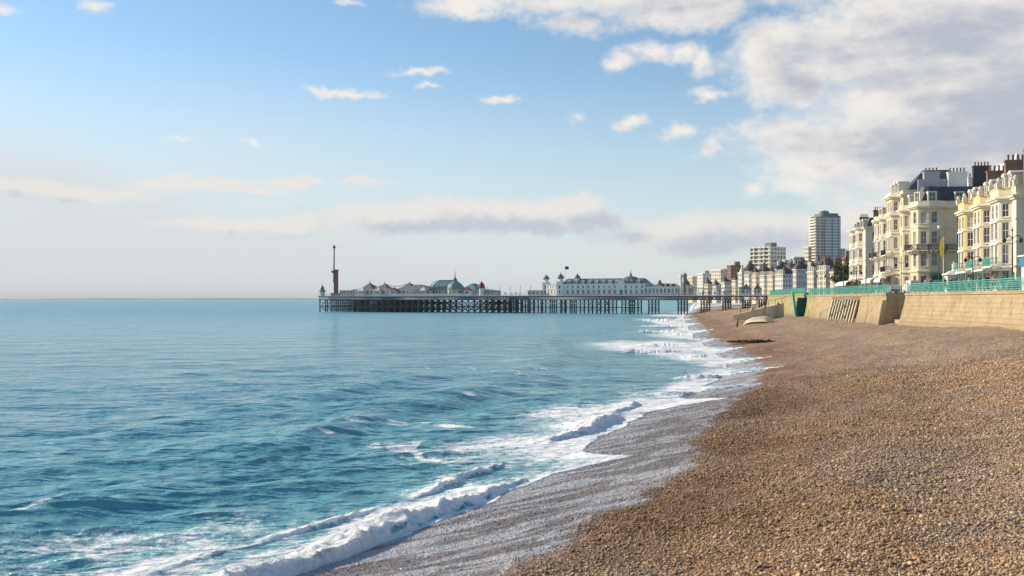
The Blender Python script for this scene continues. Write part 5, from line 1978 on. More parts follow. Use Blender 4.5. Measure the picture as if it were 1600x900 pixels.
# distant headland ---------------------------------------------------------
hx = np.linspace(-9500, -1800, 90)
prof_ = 34 * sstep(hx, -9500, -6500) * sstep(hx, -1800, -3400) * (0.75 + 0.5 * fbm(hx / 900.0, hx * 0 + 2, 3))
HX = np.repeat(hx[:, None], 5, 1)
HY = 15000 + np.array([[-350, -250, 0, 500, 900]]) + 0 * HX
HZ = prof_[:, None] * np.array([[0.0, 0.75, 1.0, 0.9, 0.0]]) - 1.0
tag(grid_mesh('headland', HX, HY, HZ, 'headland_green'), 'faint low headland on the far sea horizon', 'headland', kind='structure')

# the air over the sea
mt = bpy.data.materials.new('sea_haze')
mt.use_nodes = True
MATS['sea_haze'] = mt
for nd in list(mt.node_tree.nodes):
    mt.node_tree.nodes.remove(nd)
hv = mt.node_tree.nodes.new('ShaderNodeVolumePrincipled')
hv.inputs['Color'].default_value = (0.93, 0.96, 1.0, 1.0)
hv.inputs['Density'].default_value = 0.000055
ho = mt.node_tree.nodes.new('ShaderNodeOutputMaterial')
mt.node_tree.links.new(hv.outputs[0], ho.inputs['Volume'])
hz = MB().box(-60000, 9000, -300, 60000, -41, 140).build('haze', 'sea_haze')
tag(hz, 'thin sea haze over the water and the town', 'haze', kind='stuff')

# ------------------------------------------------------------------ the pier
PA = R(-24.0)
pe = Vector((math.cos(PA), math.sin(PA)))
pn = Vector((-pe.y, pe.x))
PL = Vector((X_at(497, 482.0), 482.0))
DZ = 7.7


def ps(px):
    k_ = (px - 800) / FPX
    return (k_ * PL.y - PL.x) / (pe.x - k_ * pe.y)


def psy(px, y_):
    """distance along the pier of the point y_ metres in from its edge that is seen at column px"""
    k_ = (px - 800) / FPX
    return (k_ * (PL.y + pn.y * y_) - (PL.x + pn.x * y_)) / (pe.x - k_ * pe.y)


def pw(s_, y_=0.0):
    q = PL + pe * s_ + pn * y_
    return q.x, q.y


pier = thing('pier', 'long iron pleasure pier on dark piles stretching out over the sea', 'pier', (PL.x, PL.y, 0.0), PA)
S_HEAD, S_END = ps(773), ps(1215)
HW, NW = 40.0, 17.0
m_ = MB()
m_.prism([(0, 0), (S_HEAD, 0), (S_HEAD + 5, 3), (S_HEAD + 5, HW - 4), (S_HEAD, HW), (0, HW)], DZ - 0.28, DZ)
m_.prism([(S_HEAD + 5.01, 0), (S_END, 0), (S_END, NW), (S_HEAD + 5.01, NW)], DZ - 0.28, DZ - 0.004)
m_.build('deck', 'timber_deck', pier)
m_ = MB()
m_.box(0, S_HEAD, -0.25, -0.003, DZ - 0.2, DZ + 0.12)
m_.box(S_HEAD + 0.01, S_END, -0.24, -0.004, DZ - 0.2, DZ + 0.10)
m_.box(-0.25, -0.003, 0, HW, DZ - 0.2, DZ + 0.12)
m_.build('deck_edge', 'white_paint', pier)
# lattice girders below the deck
for (y_, s0, s1, nm) in ((0.4, 0, S_END, 0), (NW - 0.6, S_HEAD, S_END, 1), (HW - 1, 0, S_HEAD, 1), (NW * 0.5, 0, S_END, 1)):
    m_ = MB()
    m_.box(s0, s1, y_, y_ + 0.35, DZ - 0.62, DZ - 0.285)
    m_.box(s0, s1, y_, y_ + 0.35, DZ - 2.0, DZ - 1.72)
    n_ = int((s1 - s0) / 1.5)
    for k_ in range(n_):
        a, b_ = s0 + k_ * (s1 - s0) / n_, s0 + (k_ + 1) * (s1 - s0) / n_
        m_.bar((a, y_ + 0.17, DZ - 1.75), (b_, y_ + 0.17, DZ - 0.6), 0.17)
        m_.bar((b_, y_ + 0.19, DZ - 1.75), (a, y_ + 0.19, DZ - 0.6), 0.17)
    m_.build('girder', 'iron_pier', pier)
# piles stand in rows across the pier; each row is braced
pile_me = MB().lathe([(0.30, -6.0), (0.27, DZ - 2.2), (0.42, DZ - 2.05), (0.42, DZ - 1.98)], 7).mesh('pile', 'iron_pier')


def bent(s_, y0, y1, n_, brace=True):
    for k_ in range(n_):
        link('pile', pile_me, pier, (s_, y0 + (y1 - y0) * k_ / (n_ - 1), 0))
    if brace:
        m_ = MB()
        st = (y1 - y0) / (n_ - 1)
        m_.box(s_ - 0.12, s_ + 0.12, y0, y1, 2.55, 2.85)
        m_.box(s_ - 0.16, s_ + 0.16, y0, y1, DZ - 2.0, DZ - 1.72)
        for k_ in range(n_ - 1):
            ya, yb = y0 + st * k_, y0 + st * (k_ + 1)
            m_.bar((s_, ya, 0.4), (s_, yb, 2.6), 0.12)
            m_.bar((s_ + 0.02, yb, 0.4), (s_ + 0.02, ya, 2.6), 0.12)
            m_.bar((s_, ya, 2.8), (s_, yb, DZ - 1.9), 0.13)
            m_.bar((s_ + 0.02, yb, 2.8), (s_ + 0.02, ya, DZ - 1.9), 0.13)
        m_.build('brace', 'iron_pier', pier)


n_head = 30
for k_ in range(n_head):
    bent(0.6 + k_ * (S_HEAD - 1.2) / (n_head - 1), 0.6, HW - 0.8, 7)
for px in (787, 813, 826, 845, 862, 877, 893, 906, 919, 932, 945, 971, 985, 1013, 1059, 1095, 1129, 1160, 1186):
    wd = NW - 0.8
    bent(ps(px), 0.6, wd, 4)
# longitudinal ties along the near row
m_ = MB()
m_.box(0.6, S_HEAD - 0.6, 0.45, 0.7, 2.5, 2.8)
m_.box(ps(826), ps(1000), 0.45, 0.7, 2.5, 2.8)
for k_ in range(n_head - 1):
    a = 0.6 + k_ * (S_HEAD - 1.2) / (n_head - 1)
    b_ = 0.6 + (k_ + 1) * (S_HEAD - 1.2) / (n_head - 1)
    m_.bar((a, 0.55, 0.4), (b_, 0.55, 5.6), 0.13)
    m_.bar((b_, 0.58, 0.4), (a, 0.58, 5.6), 0.13)
m_.build('tie_beam', 'iron_pier', pier)
# railing of the pier
m_ = MB()
for (s0, s1, y_) in ((0, S_END, 0.05),):
    m_.box(s0, s1, y_, y_ + 0.06, DZ + 1.12, DZ + 1.2)
    m_.box(s0, s1, y_, y_ + 0.06, DZ + 0.6, DZ + 0.65)
    for k_ in range(int((s1 - s0) / 0.9)):
        m_.box(s0 + k_ * 0.9, s0 + k_ * 0.9 + 0.07, y_, y_ + 0.06, DZ + 0.12, DZ + 1.12)
m_.build('pier_railing', 'white_paint', pier)
m_ = MB()
m_.box(ps(610), ps(722), 0.35, 0.5, DZ, DZ + 0.95)
m_.build('windbreak', 'canvas_white', pier)


def pz(py, s_):
    """height above the deck of an image row seen at pier distance s_"""
    return Z_at(py, pw(s_)[1]) - DZ


def on_pier(name, label, cat, px, y_=2.0, group=None):
    s_ = psy(px, y_)
    x_, yy_ = pw(s_, y_)
    return thing(name, label, cat, (x_, yy_, DZ), PA, group)


PM = PL.y / FPX        # metres per photograph pixel at the pier head


# drop tower ride at the sea end
t_ = on_pier('drop_tower', 'tall brown drop tower ride with thin mast at the sea end of the pier', 'tower', 524, 6)
m_ = MB()
m_.box(-1.6, 1.6, -1.6, 1.6, 0, 1.5)
m_.build('base', 'brick_brown', t_)
m_ = MB()
m_.prism([(-0.35, -0.85), (1.15, -0.85), (1.15, 0.85), (-0.35, 0.85)], 1.5, 12.2)
m_.box(-0.5, 1.3, -1.0, 1.0, 12.2, 12.9)
m_.build('column', 'mast_brown', t_)
m_ = MB()
m_.tube([(-1.0, 0, 6.5), (-0.8, 0, 12.0), (-0.65, 0, 23.2)], [0.32, 0.36, 0.26], 8)
m_.build('mast', 'iron_brown', t_)
m_ = MB()
m_.lathe([(0.3, 23.2), (0.65, 23.5), (0.65, 24.1), (0.2, 24.6), (0.06, 25.2)], 10, (-0.65, 0, 0))
m_.build('cap', 'iron_black', t_)
m_ = MB()
m_.box(-1.6, -0.3, -1.1, 1.1, 11.3, 12.3)
m_.build('gondola', 'rust_red', t_)

# corner kiosk
t_ = on_pier('kiosk', 'small dark pagoda-roofed kiosk at the sea corner of the pier', 'kiosk', 503.5, 4)
m_ = MB()
m_.lathe([(1.3, 0), (1.3, 2.4)], 8)
m_.build('wall', 'stucco_grey', t_)
m_ = MB()
m_.lathe([(2.1, 2.3), (1.5, 2.8), (1.0, 3.3), (0.9, 3.8), (1.15, 3.9), (0.6, 4.5), (0.2, 5.2), (0.03, 6.2)], 8)
m_.build('roof', 'lead_grey', t_)


def hall(name, label, cat, px0, px1, y0, depth, h, wall, win='glass', nwin=8, door=True, roof=None, rh=1.5, rmat='lead_grey', over=0.35):
    """low pier building with real window openings"""
    s0, s1 = psy(px0, y0), psy(px1, y0)
    x_, yy_ = pw(s0, y0)
    W_ = s1 - s0
    hs = House(name, label, cat, (x_, yy_, DZ), math.degrees(PA), [(0, 0), (W_, 0), (W_, depth), (0, depth)], h, wall)
    if nwin:
        hs.row(0, nwin, W_ / nwin * 0.6, h * 0.28, h * 0.5, 'plain')
        hs.row(3, 2, depth / 2 * 0.5, h * 0.28, h * 0.5, 'plain')
    hs.walls(0.15)
    if roof == 'hip':
        hs.hip(0, W_, 0, depth, h, h + rh, rmat, over)
    elif roof == 'flat':
        m_ = MB()
        m_.box(-over, W_ + over, -over, depth + over, h, h + 0.3)
        m_.build('roof', rmat, hs.t)
    hs.W, hs.D = W_, depth
    return hs


hall('ticket_booth', 'low flat-roofed booth right of the drop tower', 'booth', 531, 551, 3, 6, 2.4, 'stucco_grey', nwin=4, roof='flat', rmat='lead_grey')
hs = hall('arcade_hall', 'long white hall with blue-grey windows under the swagged tents', 'hall', 553, 640, 3, 14, 3.0, 'stucco_white', nwin=14, roof='flat', rmat='canvas_white')


def tent(label, pxc, wpx, pytop, pyeave, y_, matr='lead_grey'):
    """square tent roof with a concave sweep to its peak"""
    t_ = on_pier('tent_roof', label, 'tent', pxc, y_, 'peaked tents on the pier head')
    s_ = ps(pxc)
    hw = wpx * PM / 2
    zt, ze = pz(pytop, s_), pz(pyeave, s_)
    m_ = MB()
    pr = []
    for k_ in range(7):
        u = k_ / 6
        pr.append((hw * 1.41 * (1 - u) ** 1.0 * (1 - 0.25 * u * (1 - u)) + 0.15, ze + (zt - ze) * (u ** 1.5)))
    m_.lathe(pr, 4, (0, 0, 0), rot=math.pi / 4)
    m_.build('canopy', matr, t_)
    m_ = MB()
    m_.lathe([(0.12, zt - 0.2), (0.25, zt + 0.3), (0.08, zt + 0.7), (0.03, zt + 1.4)], 6)
    m_.build('finial', 'lead_grey', t_)
    for sx_ in (-1, 1):
        for sy_ in (-1, 1):
            m_ = MB()
            m_.box(sx_ * hw * 0.86 - 0.12, sx_ * hw * 0.86 + 0.12, sy_ * hw * 0.86 - 0.12, sy_ * hw * 0.86 + 0.12, 0, ze + 0.15)
            m_.build('pole', 'white_paint', t_)
    m_ = MB()
    m_.lathe([(hw * 1.43, ze - 0.35), (hw * 1.43, ze + 0.03)], 4, rot=math.pi / 4)
    m_.build('valance', 'canvas_white', t_)
    return t_


tent('leftmost peaked grey tent roof on the pier head', 578, 30, 440, 451, 22)
tent('second peaked grey tent roof from the drop tower', 601, 30, 441.5, 451, 22)
tent('third peaked grey tent roof from the drop tower', 640, 40, 440.5, 452, 22)
# swags of lights between the peaks
t_ = thing('light_swags', 'dark festoon cables sagging between the tent peaks', 'cable', (0, 0, 0))
zz = lambda py, px: Z_at(py, pw(psy(px, 22), 22)[1])
swag = [(551, 453), (578, 442), (601, 443.5), (640, 442), (676, 446)]
for (a, za), (b_, zb_) in zip(swag[:-1], swag[1:]):
    pts_ = []
    for k_ in range(9):
        u = k_ / 8
        px = a + (b_ - a) * u
        x_, y_ = pw(psy(px, 22), 22)
        pts_.append((x_, y_, zz(za + (zb_ - za) * u, px) - 1.5 * math.sin(math.pi * u)))
    m_ = MB()
    m_.tube(pts_, 0.16, 5)
    m_.build('cable', 'lead_grey', t_)
# low rides between tents and domes
hs = hall('ride_building', 'grey hipped ride building between the third tent and the blue hall', 'building', 620, 668, 14, 14, 3.2, 'stucco_grey', nwin=8, roof='hip', rh=2.4, rmat='lead_grey')
hs = hall('food_stall', 'cream stall with red-brown awning before the blue hall', 'stall', 652, 672, 5, 6, 2.8, 'stucco_cream', nwin=3, roof='flat', rmat='rust_red')

# blue barrel-roofed hall
s0, s1 = psy(671, 8), psy(703, 8)
x_, y_ = pw(s0, 8)
t_ = thing('barrel_hall', 'big blue-grey barrel-roofed hall on the pier head', 'hall', (x_, y_, DZ), PA)
W_ = s1 - s0
m_ = MB()
m_.box(0, W_, 0, 16, 0, 2.8)
m_.build('wall', 'stucco_cream', t_)
pr = []
for k_ in range(11):
    a = math.pi * k_ / 10
    pr.append((8 - 8.4 * math.cos(a), 2.8 + 4.3 * math.sin(a) ** 0.8))
vs = [(0.9 - 0.9 * (z_ - 2.8) / 4.3 * -1.2, p_, z_) for p_, z_ in pr] + [(W_ - 0.2 - 1.6 * (z_ - 2.8) / 4.3, p_, z_) for p_, z_ in pr]
n_ = len(pr)
m_ = MB()
m_.add(vs, [(k_, k_ + n_, k_ + 1 + n_, k_ + 1) for k_ in range(n_ - 1)] + [tuple(range(n_)), tuple(reversed(range(n_, 2 * n_)))])
m_.build('roof', 'lead_blue', t_)
for k_ in range(6):
    u = 0.6 + k_ * (W_ - 1.6) / 5
    m_ = MB()
    m_.tube([(u, p_, z_ + 0.03) for p_, z_ in pr[:7]], 0.16, 5)
    m_.build('roof_rib', 'lead_grey', t_)
m_ = MB()
m_.box(0.9, W_ - 1.4, 7.4, 8.6, 7.0, 7.5)
m_.build('ridge', 'lead_grey', t_)
for k_ in range(7):
    m_ = MB()
    m_.box(0.5 + k_ * W_ / 7, 0.5 + k_ * W_ / 7 + 0.7, -0.05, 0.02, 0.7, 2.3)
    m_.build('window', 'glass', t_)

# spired dome
t_ = on_pier('spired_dome', 'blue-grey dome with lantern and tall thin spire on the pier head', 'dome', 711, 9)
m_ = MB()
m_.lathe([(3.4, 0), (3.4, 2.9)], 12)
m_.build('drum', 'stucco_cream', t_)
m_ = MB()
m_.lathe([(3.7, 2.9), (3.5, 4.0), (2.9, 5.2), (1.9, 6.2), (1.0, 6.7)], 12)
m_.build('dome', 'lead_blue', t_)
m_ = MB()
m_.lathe([(1.0, 6.6), (0.9, 7.4), (1.25, 7.5), (0.7, 8.0), (0.3, 8.4), (0.16, 10.2), (0.03, 12.0)], 8)
m_.build('lantern', 'lead_grey', t_)
for k_ in range(8):
    a = 2 * math.pi * (k_ + 0.5) / 8
    m_ = MB()
    m_.box(-0.45, 0.45, -0.06, 0.06, 0.7, 2.3)
    o = m_.build('window', 'glass', t_, False, (3.38 * math.cos(a), 3.38 * math.sin(a), 0), a + math.pi / 2)
hall('hip_hall', 'low blue-grey hipped hall right of the spired dome', 'hall', 721, 743, 10, 12, 2.9, 'stucco_white', nwin=5, roof='hip', rh=2.9, rmat='lead_blue')
t_ = on_pier('turret_kiosk', 'white round turret with dark red domed cap on the pier', 'kiosk', 752.5, 6)
m_ = MB()
m_.lathe([(1.15, 0), (1.1, 3.6)], 12)
m_.build('wall', 'stucco_white', t_)
m_ = MB()
m_.lathe([(1.5, 3.5), (1.55, 4.1), (1.2, 5.2), (0.6, 6.0), (0.15, 6.4), (0.04, 7.0)], 12)
m_.build('dome', 'rust_red', t_)
hall('low_canopy', 'low dark canopy stretching right from the red-capped turret', 'canopy', 741, 771, 7, 8, 2.2, 'stucco_grey', nwin=6, roof='hip', rh=0.9, rmat='lead_grey', over=0.6)

# the white palace on the neck
P1 = Vector((ps(873), 1.2))
P0 = P1 + Vector((-0.873, 0.487)) * 11.0
SE = ps(1006)
foot = [tuple(P1), (SE, 1.2), (SE, 14.5), (P0.x, 14.5), tuple(P0)]
pal = House('pier_palace', 'long white domed palace building in the middle of the pier', 'building', (PL.x, PL.y, DZ), math.degrees(PA), foot, 5.0, 'stucco_white', None, 0.0)
L0 = SE - P1.x
pal.row(0, 16, 1.15, 0.7, 1.7, 'sash').row(0, 16, 0.85, 3.1, 1.2, 'sash')
pal.row(4, 5, 0.9, 0.6, 1.7, 'sash').row(4, 6, 0.8, 3.1, 1.2, 'sash')
pal.walls(0.2)
pal.band(2.6, 0.22, 0.25, 'stucco_white', 'string_course')
pal.band(4.75, 0.3, 0.35, 'stucco_white', 'cornice')
m_ = MB()
m_.prism([(P1.x + 0.5, 1.6), (SE - 0.2, 1.6), (SE - 0.2, 14.2), (P1.x - 4, 14.2)], 5.02, 7.4, [(P1.x + 2.5, 5.0), (SE - 2.5, 5.0), (SE - 2.5, 11.0), (P1.x - 1, 11.0)])
m_.build('roof', 'lead_grey', pal.t)
for k_ in range(11):
    x_ = P1.x + 4.0 + k_ * (L0 - 7) / 10
    m_ = MB()
    m_.box(x_ - 0.6, x_ + 0.6, 1.75, 3.4, 5.05, 6.2)
    m_.add([(x_ - 0.75, 1.7, 6.2), (x_ + 0.75, 1.7, 6.2), (x_, 1.7, 6.9), (x_ - 0.75, 4.0, 6.2), (x_ + 0.75, 4.0, 6.2), (x_, 4.0, 6.9)], [(0, 1, 2), (3, 5, 4), (0, 2, 5, 3), (1, 4, 5, 2)])
    o = m_.build('dormer', 'stucco_white', pal.t)
    m_ = MB()
    m_.box(x_ - 0.35, x_ + 0.35, 1.70, 1.74, 5.3, 6.0)
    m_.build('pane', 'glass', o)


def turret(parent, x_, y_, w, h0, h1, dome_h, dm='lead_grey'):
    m_ = MB()
    m_.box(x_ - w / 2, x_ + w / 2, y_ - w / 2, y_ + w / 2, 0, h0)
    m_.box(x_ - w / 2 - 0.15, x_ + w / 2 + 0.15, y_ - w / 2 - 0.15, y_ + w / 2 + 0.15, h0, h0 + 0.25)
    m_.lathe([(w * 0.42, h0 + 0.25), (w * 0.42, h1)], 8, (x_, y_, 0))
    o = m_.build('turret', 'stucco_white', parent)
    m_ = MB()
    m_.lathe([(w * 0.55, h1), (w * 0.58, h1 + dome_h * 0.2), (w * 0.42, h1 + dome_h * 0.6), (w * 0.12, h1 + dome_h * 0.85), (0.04, h1 + dome_h * 1.25)], 10, (x_, y_, 0))
    m_.build('turret_dome', dm, o, True)
    for z0_, z1_ in ((0.8, 2.3), (3.1, 4.3)):
        m_ = MB()
        m_.box(x_ - 0.35, x_ + 0.35, y_ - w / 2 - 0.03, y_ - w / 2 + 0.02, z0_, z1_)
        m_.build('turret_window', 'glass', o)
    return o


turret(pal.t, P0.x + 0.9, P0.y + 0.6, 2.6, 5.6, 7.2, 2.0)
turret(pal.t, P1.x + 0.2, P1.y + 0.6, 2.8, 5.9, 7.4, 2.2)
turret(pal.t, ps(900) - 1.0, 4.5, 2.4, 6.0, 7.4, 2.0)
# central dome with spire
xd = ps(987) - 2.2
m_ = MB()
m_.lathe([(4.6, 5.0), (4.6, 5.6), (4.3, 6.3), (3.5, 7.2), (2.3, 7.9), (1.0, 8.25), (0.5, 8.3)], 20, (xd, 5.8, 0))
m_.build('dome', 'lead_grey', pal.t, True)
m_ = MB()
m_.lathe([(0.6, 8.2), (0.5, 9.0), (0.25, 9.5), (0.04, 11.0)], 8, (xd, 5.8, 0))
m_.build('spire', 'lead_grey', pal.t)
m_ = MB()
m_.box(ps(970) - 1.4, ps(970) + 1.4, 0.5, 3.0, 0, 5.4)
m_.add([(ps(970) - 1.7, 0.45, 5.4), (ps(970) + 1.7, 0.45, 5.4), (ps(970), 0.45, 6.8), (ps(970) - 1.7, 3.2, 5.4), (ps(970) + 1.7, 3.2, 5.4), (ps(970), 3.2, 6.8)], [(0, 1, 2), (3, 5, 4), (0, 2, 5, 3), (1, 4, 5, 2)])
m_.build('gabled_porch', 'stucco_white', pal.t)
m_ = MB()
m_.box(ps(970) - 0.7, ps(970) + 0.7, 0.44, 0.49, 0.3, 2.4)
m_.build('door', 'teal_dark', pal.t)
# flag
xf_ = ps(879)
x_, y_ = pw(xf_, 3)
t_ = thing('flagpole', 'thin flagpole with small dark flag above the palace corner turret', 'flagpole', (x_, y_, DZ + 7.5), PA)
m_ = MB()
m_.tube([(0, 0, 0), (0, 0, 5.4)], 0.09, 6)
m_.build('pole', 'white_paint', t_)
m_ = MB()
fl = [(k_ * 0.35, 0.15 * math.sin(k_ * 1.1)) for k_ in range(6)]
m_.add([(a, b_, 3.9) for a, b_ in fl] + [(a, b_, 5.2) for a, b_ in fl] + [(a, b_ + 0.03, 3.9) for a, b_ in fl] + [(a, b_ + 0.03, 5.2) for a, b_ in fl],
       [(k_, k_ + 1, k_ + 7, k_ + 6) for k_ in range(5)] + [(k_ + 13, k_ + 12, k_ + 18, k_ + 19) for k_ in range(5)] + [(k_ + 6, k_ + 7, k_ + 19, k_ + 18) for k_ in range(5)] + [(k_ + 1, k_, k_ + 12, k_ + 13) for k_ in range(5)])
m_.build('flag', 'cloth_navy', t_)

# lower wing towards the shore
hs = hall('arcade_wing', 'lower white arcade wing joining the palace to the twin shore turrets', 'building', 1006.5, 1060, 1.6, 12, 3.7, 'stucco_white', nwin=9, roof='hip', rh=1.4, rmat='lead_grey', over=0.2)
m_ = MB()
m_.lathe([(0.9, 3.8), (0.9, 5.4), (0.5, 6.2), (0.1, 6.6)], 8, (hs.W * 0.38, 4, 0))
m_.build('roof_vent', 'lead_grey', hs.t)
for k_ in range(6):
    m_ = MB()
    xx = hs.W * (0.55 + 0.075 * k_)
    m_.box(xx - 0.4, xx + 0.4, 0.0, 1.2, 3.7, 4.9)
    m_.build('dormer', 'stucco_cream' if k_ % 2 else 'rust_red', hs.t)
s0 = ps(1061)
x_, y_ = pw(s0, 1.6)
t_ = thing('twin_turrets', 'pair of slim turrets with conical roof at the shore end of the white arcade', 'turret', (x_, y_, DZ), PA)
m_ = MB()
m_.box(0, ps(1073) - s0, 0, 9, 0, 4.2)
m_.build('wall', 'stucco_ivory', t_)
W_ = ps(1073) - s0
m_ = MB()
m_.lathe([(W_ * 0.62, 4.2), (W_ * 0.45, 5.4), (W_ * 0.2, 6.4), (0.2, 7.4)], 10, (W_ * 0.55, 3, 0))
m_.build('cone_roof', 'brick_brown', t_)
for xx, tp in ((W_ * 0.1, 9.6), (W_ * 0.62, 10.0)):
    m_ = MB()
    m_.lathe([(0.65, 0), (0.6, tp - 2.4), (0.95, tp - 2.3), (0.9, tp - 1.6), (0.4, tp - 1.0), (0.1, tp - 0.6), (0.03, tp + 0.2)], 8, (xx, 0.3, 0))
    m_.build('turret', 'stucco_white' if xx < 1 else 'lead_grey', t_)

# kiosks by the shore
for (px, lab, wpx) in ((1166, 'white square kiosk with pointed slate roof on the pier near the shore', 13), (1184, 'smaller white kiosk with pointed roof nearest the pier root', 10)):
    t_ = on_pier('shore_kiosk', lab, 'kiosk', px, 5)
    w_ = wpx * 0.256 / 2
    m_ = MB()
    m_.box(-w_, w_, -w_, w_, 0, 2.6)
    m_.build('wall', 'stucco_white', t_)
    m_ = MB()
    m_.lathe([(w_ * 1.9, 2.5), (w_ * 1.2, 3.0), (w_ * 0.4, 3.9), (0.05, 5.0)], 4, rot=math.pi / 4)
    m_.build('roof', 'slate', t_)
    for sx_ in (-0.5, 0.5):
        m_ = MB()
        m_.box(sx_ * w_ - w_ * 0.3, sx_ * w_ + w_ * 0.3, -w_ - 0.04, -w_ + 0.01, 0.8, 2.1)
        m_.build('window', 'glass', t_)
t_ = on_pier('shelter', 'long open shelter with flat cream roof on the shoreward deck', 'shelter', 1118, 6)
m_ = MB()
m_.box(-10.5, 9.5, -2, 2, 2.7, 2.95)
m_.build('roof', 'stucco_cream', t_)
for k_ in range(9):
    for sy_ in (-1.7, 1.7):
        m_ = MB()
        m_.box(-10 + k_ * 2.4, -9.85 + k_ * 2.4, sy_ - 0.07, sy_ + 0.07, 0, 2.7)
        m_.build('post', 'white_paint', t_)

# pier lamps
lamp_parts = None
for i, px in enumerate((762, 781, 797, 813, 829, 1084, 1103, 1124, 1143)):
    t_ = on_pier('pier_lamp', ('first', 'second', 'third', 'fourth', 'fifth', 'first', 'second', 'third', 'fourth')[i] + (' slim pier lamp from the left between red-capped turret and palace' if px < 900 else ' slim pier lamp from the left on the shoreward deck'), 'lamp', px, 0.5, 'pier lamps by the palace' if px < 900 else 'pier lamps near the shore')
    m_ = MB()
    m_.tube([(0, 0, 0), (0, 0, 0.6), (0, 0, 3.6)], [0.16, 0.08, 0.06], 6)
    m_.build('column', 'iron_black', t_)
    m_ = MB()
    m_.lathe([(0.08, 3.6), (0.24, 3.75), (0.28, 4.1), (0.1, 4.35), (0.03, 4.6)], 8)
    m_.build('lantern', 'white_paint', t_)
hall('sun_hut', 'low white hut on the pier deck left of the palace', 'hut', 825, 843, 4, 6, 2.1, 'stucco_white', nwin=3, roof='flat', rmat='canvas_white')

# small stalls along the near side of the head
for (px, wpx, lab, wm, rm) in ((566, 9, 'cream striped-roof stall nearest the drop tower', 'stucco_cream', 'canvas_white'), (592, 7, 'narrow white stall between the first two tents', 'stucco_white', 'stucco_yellow'), (616, 10, 'cream stall with red roof between second and third tent', 'stucco_cream', 'rust_red'),
                               (662, 8, 'yellow stall beside the blue barrel hall', 'stucco_yellow', 'canvas_white'), (731, 9, 'white stall with red roof before the low hipped hall', 'stucco_white', 'rust_red')):
    t_ = on_pier('stall', lab, 'stall', px, 1.9)
    w_ = wpx * PM / 2
    m_ = MB()
    m_.box(-w_, w_, -1.1, 1.1, 0, 2.5)
    m_.build('wall', wm, t_)
    m_ = MB()
    m_.prism([(-w_ - 0.4, -1.5), (w_ + 0.4, -1.5), (w_ + 0.4, 1.5), (-w_ - 0.4, 1.5)], 2.5, 4.0, [(-0.2, -0.2), (0.2, -0.2), (0.2, 0.2), (-0.2, 0.2)])
    m_.build('roof', rm, t_)
    m_ = MB()
    m_.box(-w_ * 0.7, w_ * 0.7, -1.13, -1.09, 1.0, 2.0)
    m_.build('hatch', 'glass', t_)

# ------------------------------------------------------------------ street furniture on the promenade
def wall_x(y_):
    return float(land_edge(np.array(float(y_))))


def lantern_lamp(label, x_, y_, hgt, mat, arms=True):
    t_ = thing('street_lamp', label, 'street lamp', (x_, y_, WZ + 0.1), R(-8))
    m_ = MB()
    m_.lathe([(0.26, 0), (0.26, 0.2), (0.16, 0.3), (0.14, 1.0), (0.18, 1.1), (0.09, 1.25), (0.065, hgt * 0.86), (0.10, hgt * 0.87), (0.055, hgt * 0.9), (0.04, hgt)], 10)
    m_.build('column', mat, t_)
    if arms:
        for sx_ in (-1, 1):
            m_ = MB()
            m_.tube([(0, 0, hgt * 0.88), (sx_ * 0.35, 0, hgt * 0.93), (sx_ * 0.75, 0, hgt * 0.92), (sx_ * 0.85, 0, hgt * 0.885)], 0.045, 6)
            a_ = m_.build('arm', mat, t_)
            m_ = MB()
            m_.lathe([(0.05, 0.02), (0.20, -0.06), (0.24, -0.24), (0.16, -0.42), (0.04, -0.5)], 10, (sx_ * 0.85, 0, hgt * 0.885))
            m_.build('lantern', 'iron_brown', a_, True)
        m_ = MB()
        m_.lathe([(0.05, hgt), (0.13, hgt + 0.12), (0.05, hgt + 0.26), (0.02, hgt + 0.5)], 8)
        m_.build('finial', mat, t_)
    else:
        m_ = MB()
        m_.lathe([(0.06, hgt - 0.02), (0.20, hgt + 0.12), (0.24, hgt + 0.34), (0.16, hgt + 0.52), (0.04, hgt + 0.6)], 10)
        m_.build('globe', 'white_paint', t_, True)
    return t_


lantern_lamp('tall brown twin-armed lamp standing before the nearest right-hand house', X_at(1582, 108), 108, 6.4, 'iron_brown')
lantern_lamp('slim pale globe lamp standing before the rounded corner house', X_at(1467, 150), 150, 9.6, 'iron_brown', False)
lantern_lamp('slender teal lamp standing before the tallest central house', X_at(1408, 160), 160, 5.4, 'teal_paint')
for i, (px, Y, hh, lab) in enumerate(((1283, 206, 4.6, 'thin teal lamp above the algae-stained end of the wall'), (1318, 186, 5.6, 'thin brown lamp above the leaning posts in front of the tree'), (1338, 176, 4.4, 'short brown lamp right of the tree by the detached house'), (1353, 166, 4.2, 'brown lamp before the shaded side of the detached house'), (1520, 122, 4.6, 'pale slim lamp before the far house of the right-hand terrace'))):
    lantern_lamp(lab, X_at(px, Y), Y, hh, 'iron_brown' if i else 'teal_paint', i % 2 == 0)

# yellow banner on a mast
t_ = thing('banner_mast', 'tall mast with long yellow banner before the corner house', 'banner', (X_at(1474, 146), 146, WZ + 0.1))
m_ = MB()
m_.tube([(0, 0, 0), (0, 0, 8.2)], 0.06, 6)
m_.build('pole', 'white_paint', t_)
m_ = MB()
bp = [(-0.05, 5.0), (-0.40, 5.5), (-0.55, 6.6), (-0.40, 7.6), (-0.05, 8.0)]
m_.add([(x_, 0.02, z_) for x_, z_ in bp] + [(x_, 0.06, z_) for x_, z_ in bp], [(0, 1, 2, 3, 4), (9, 8, 7, 6, 5)] + [(k_ + 1, k_, k_ + 5, k_ + 6) for k_ in range(4)])
m_.build('banner', 'banner_yellow', t_)

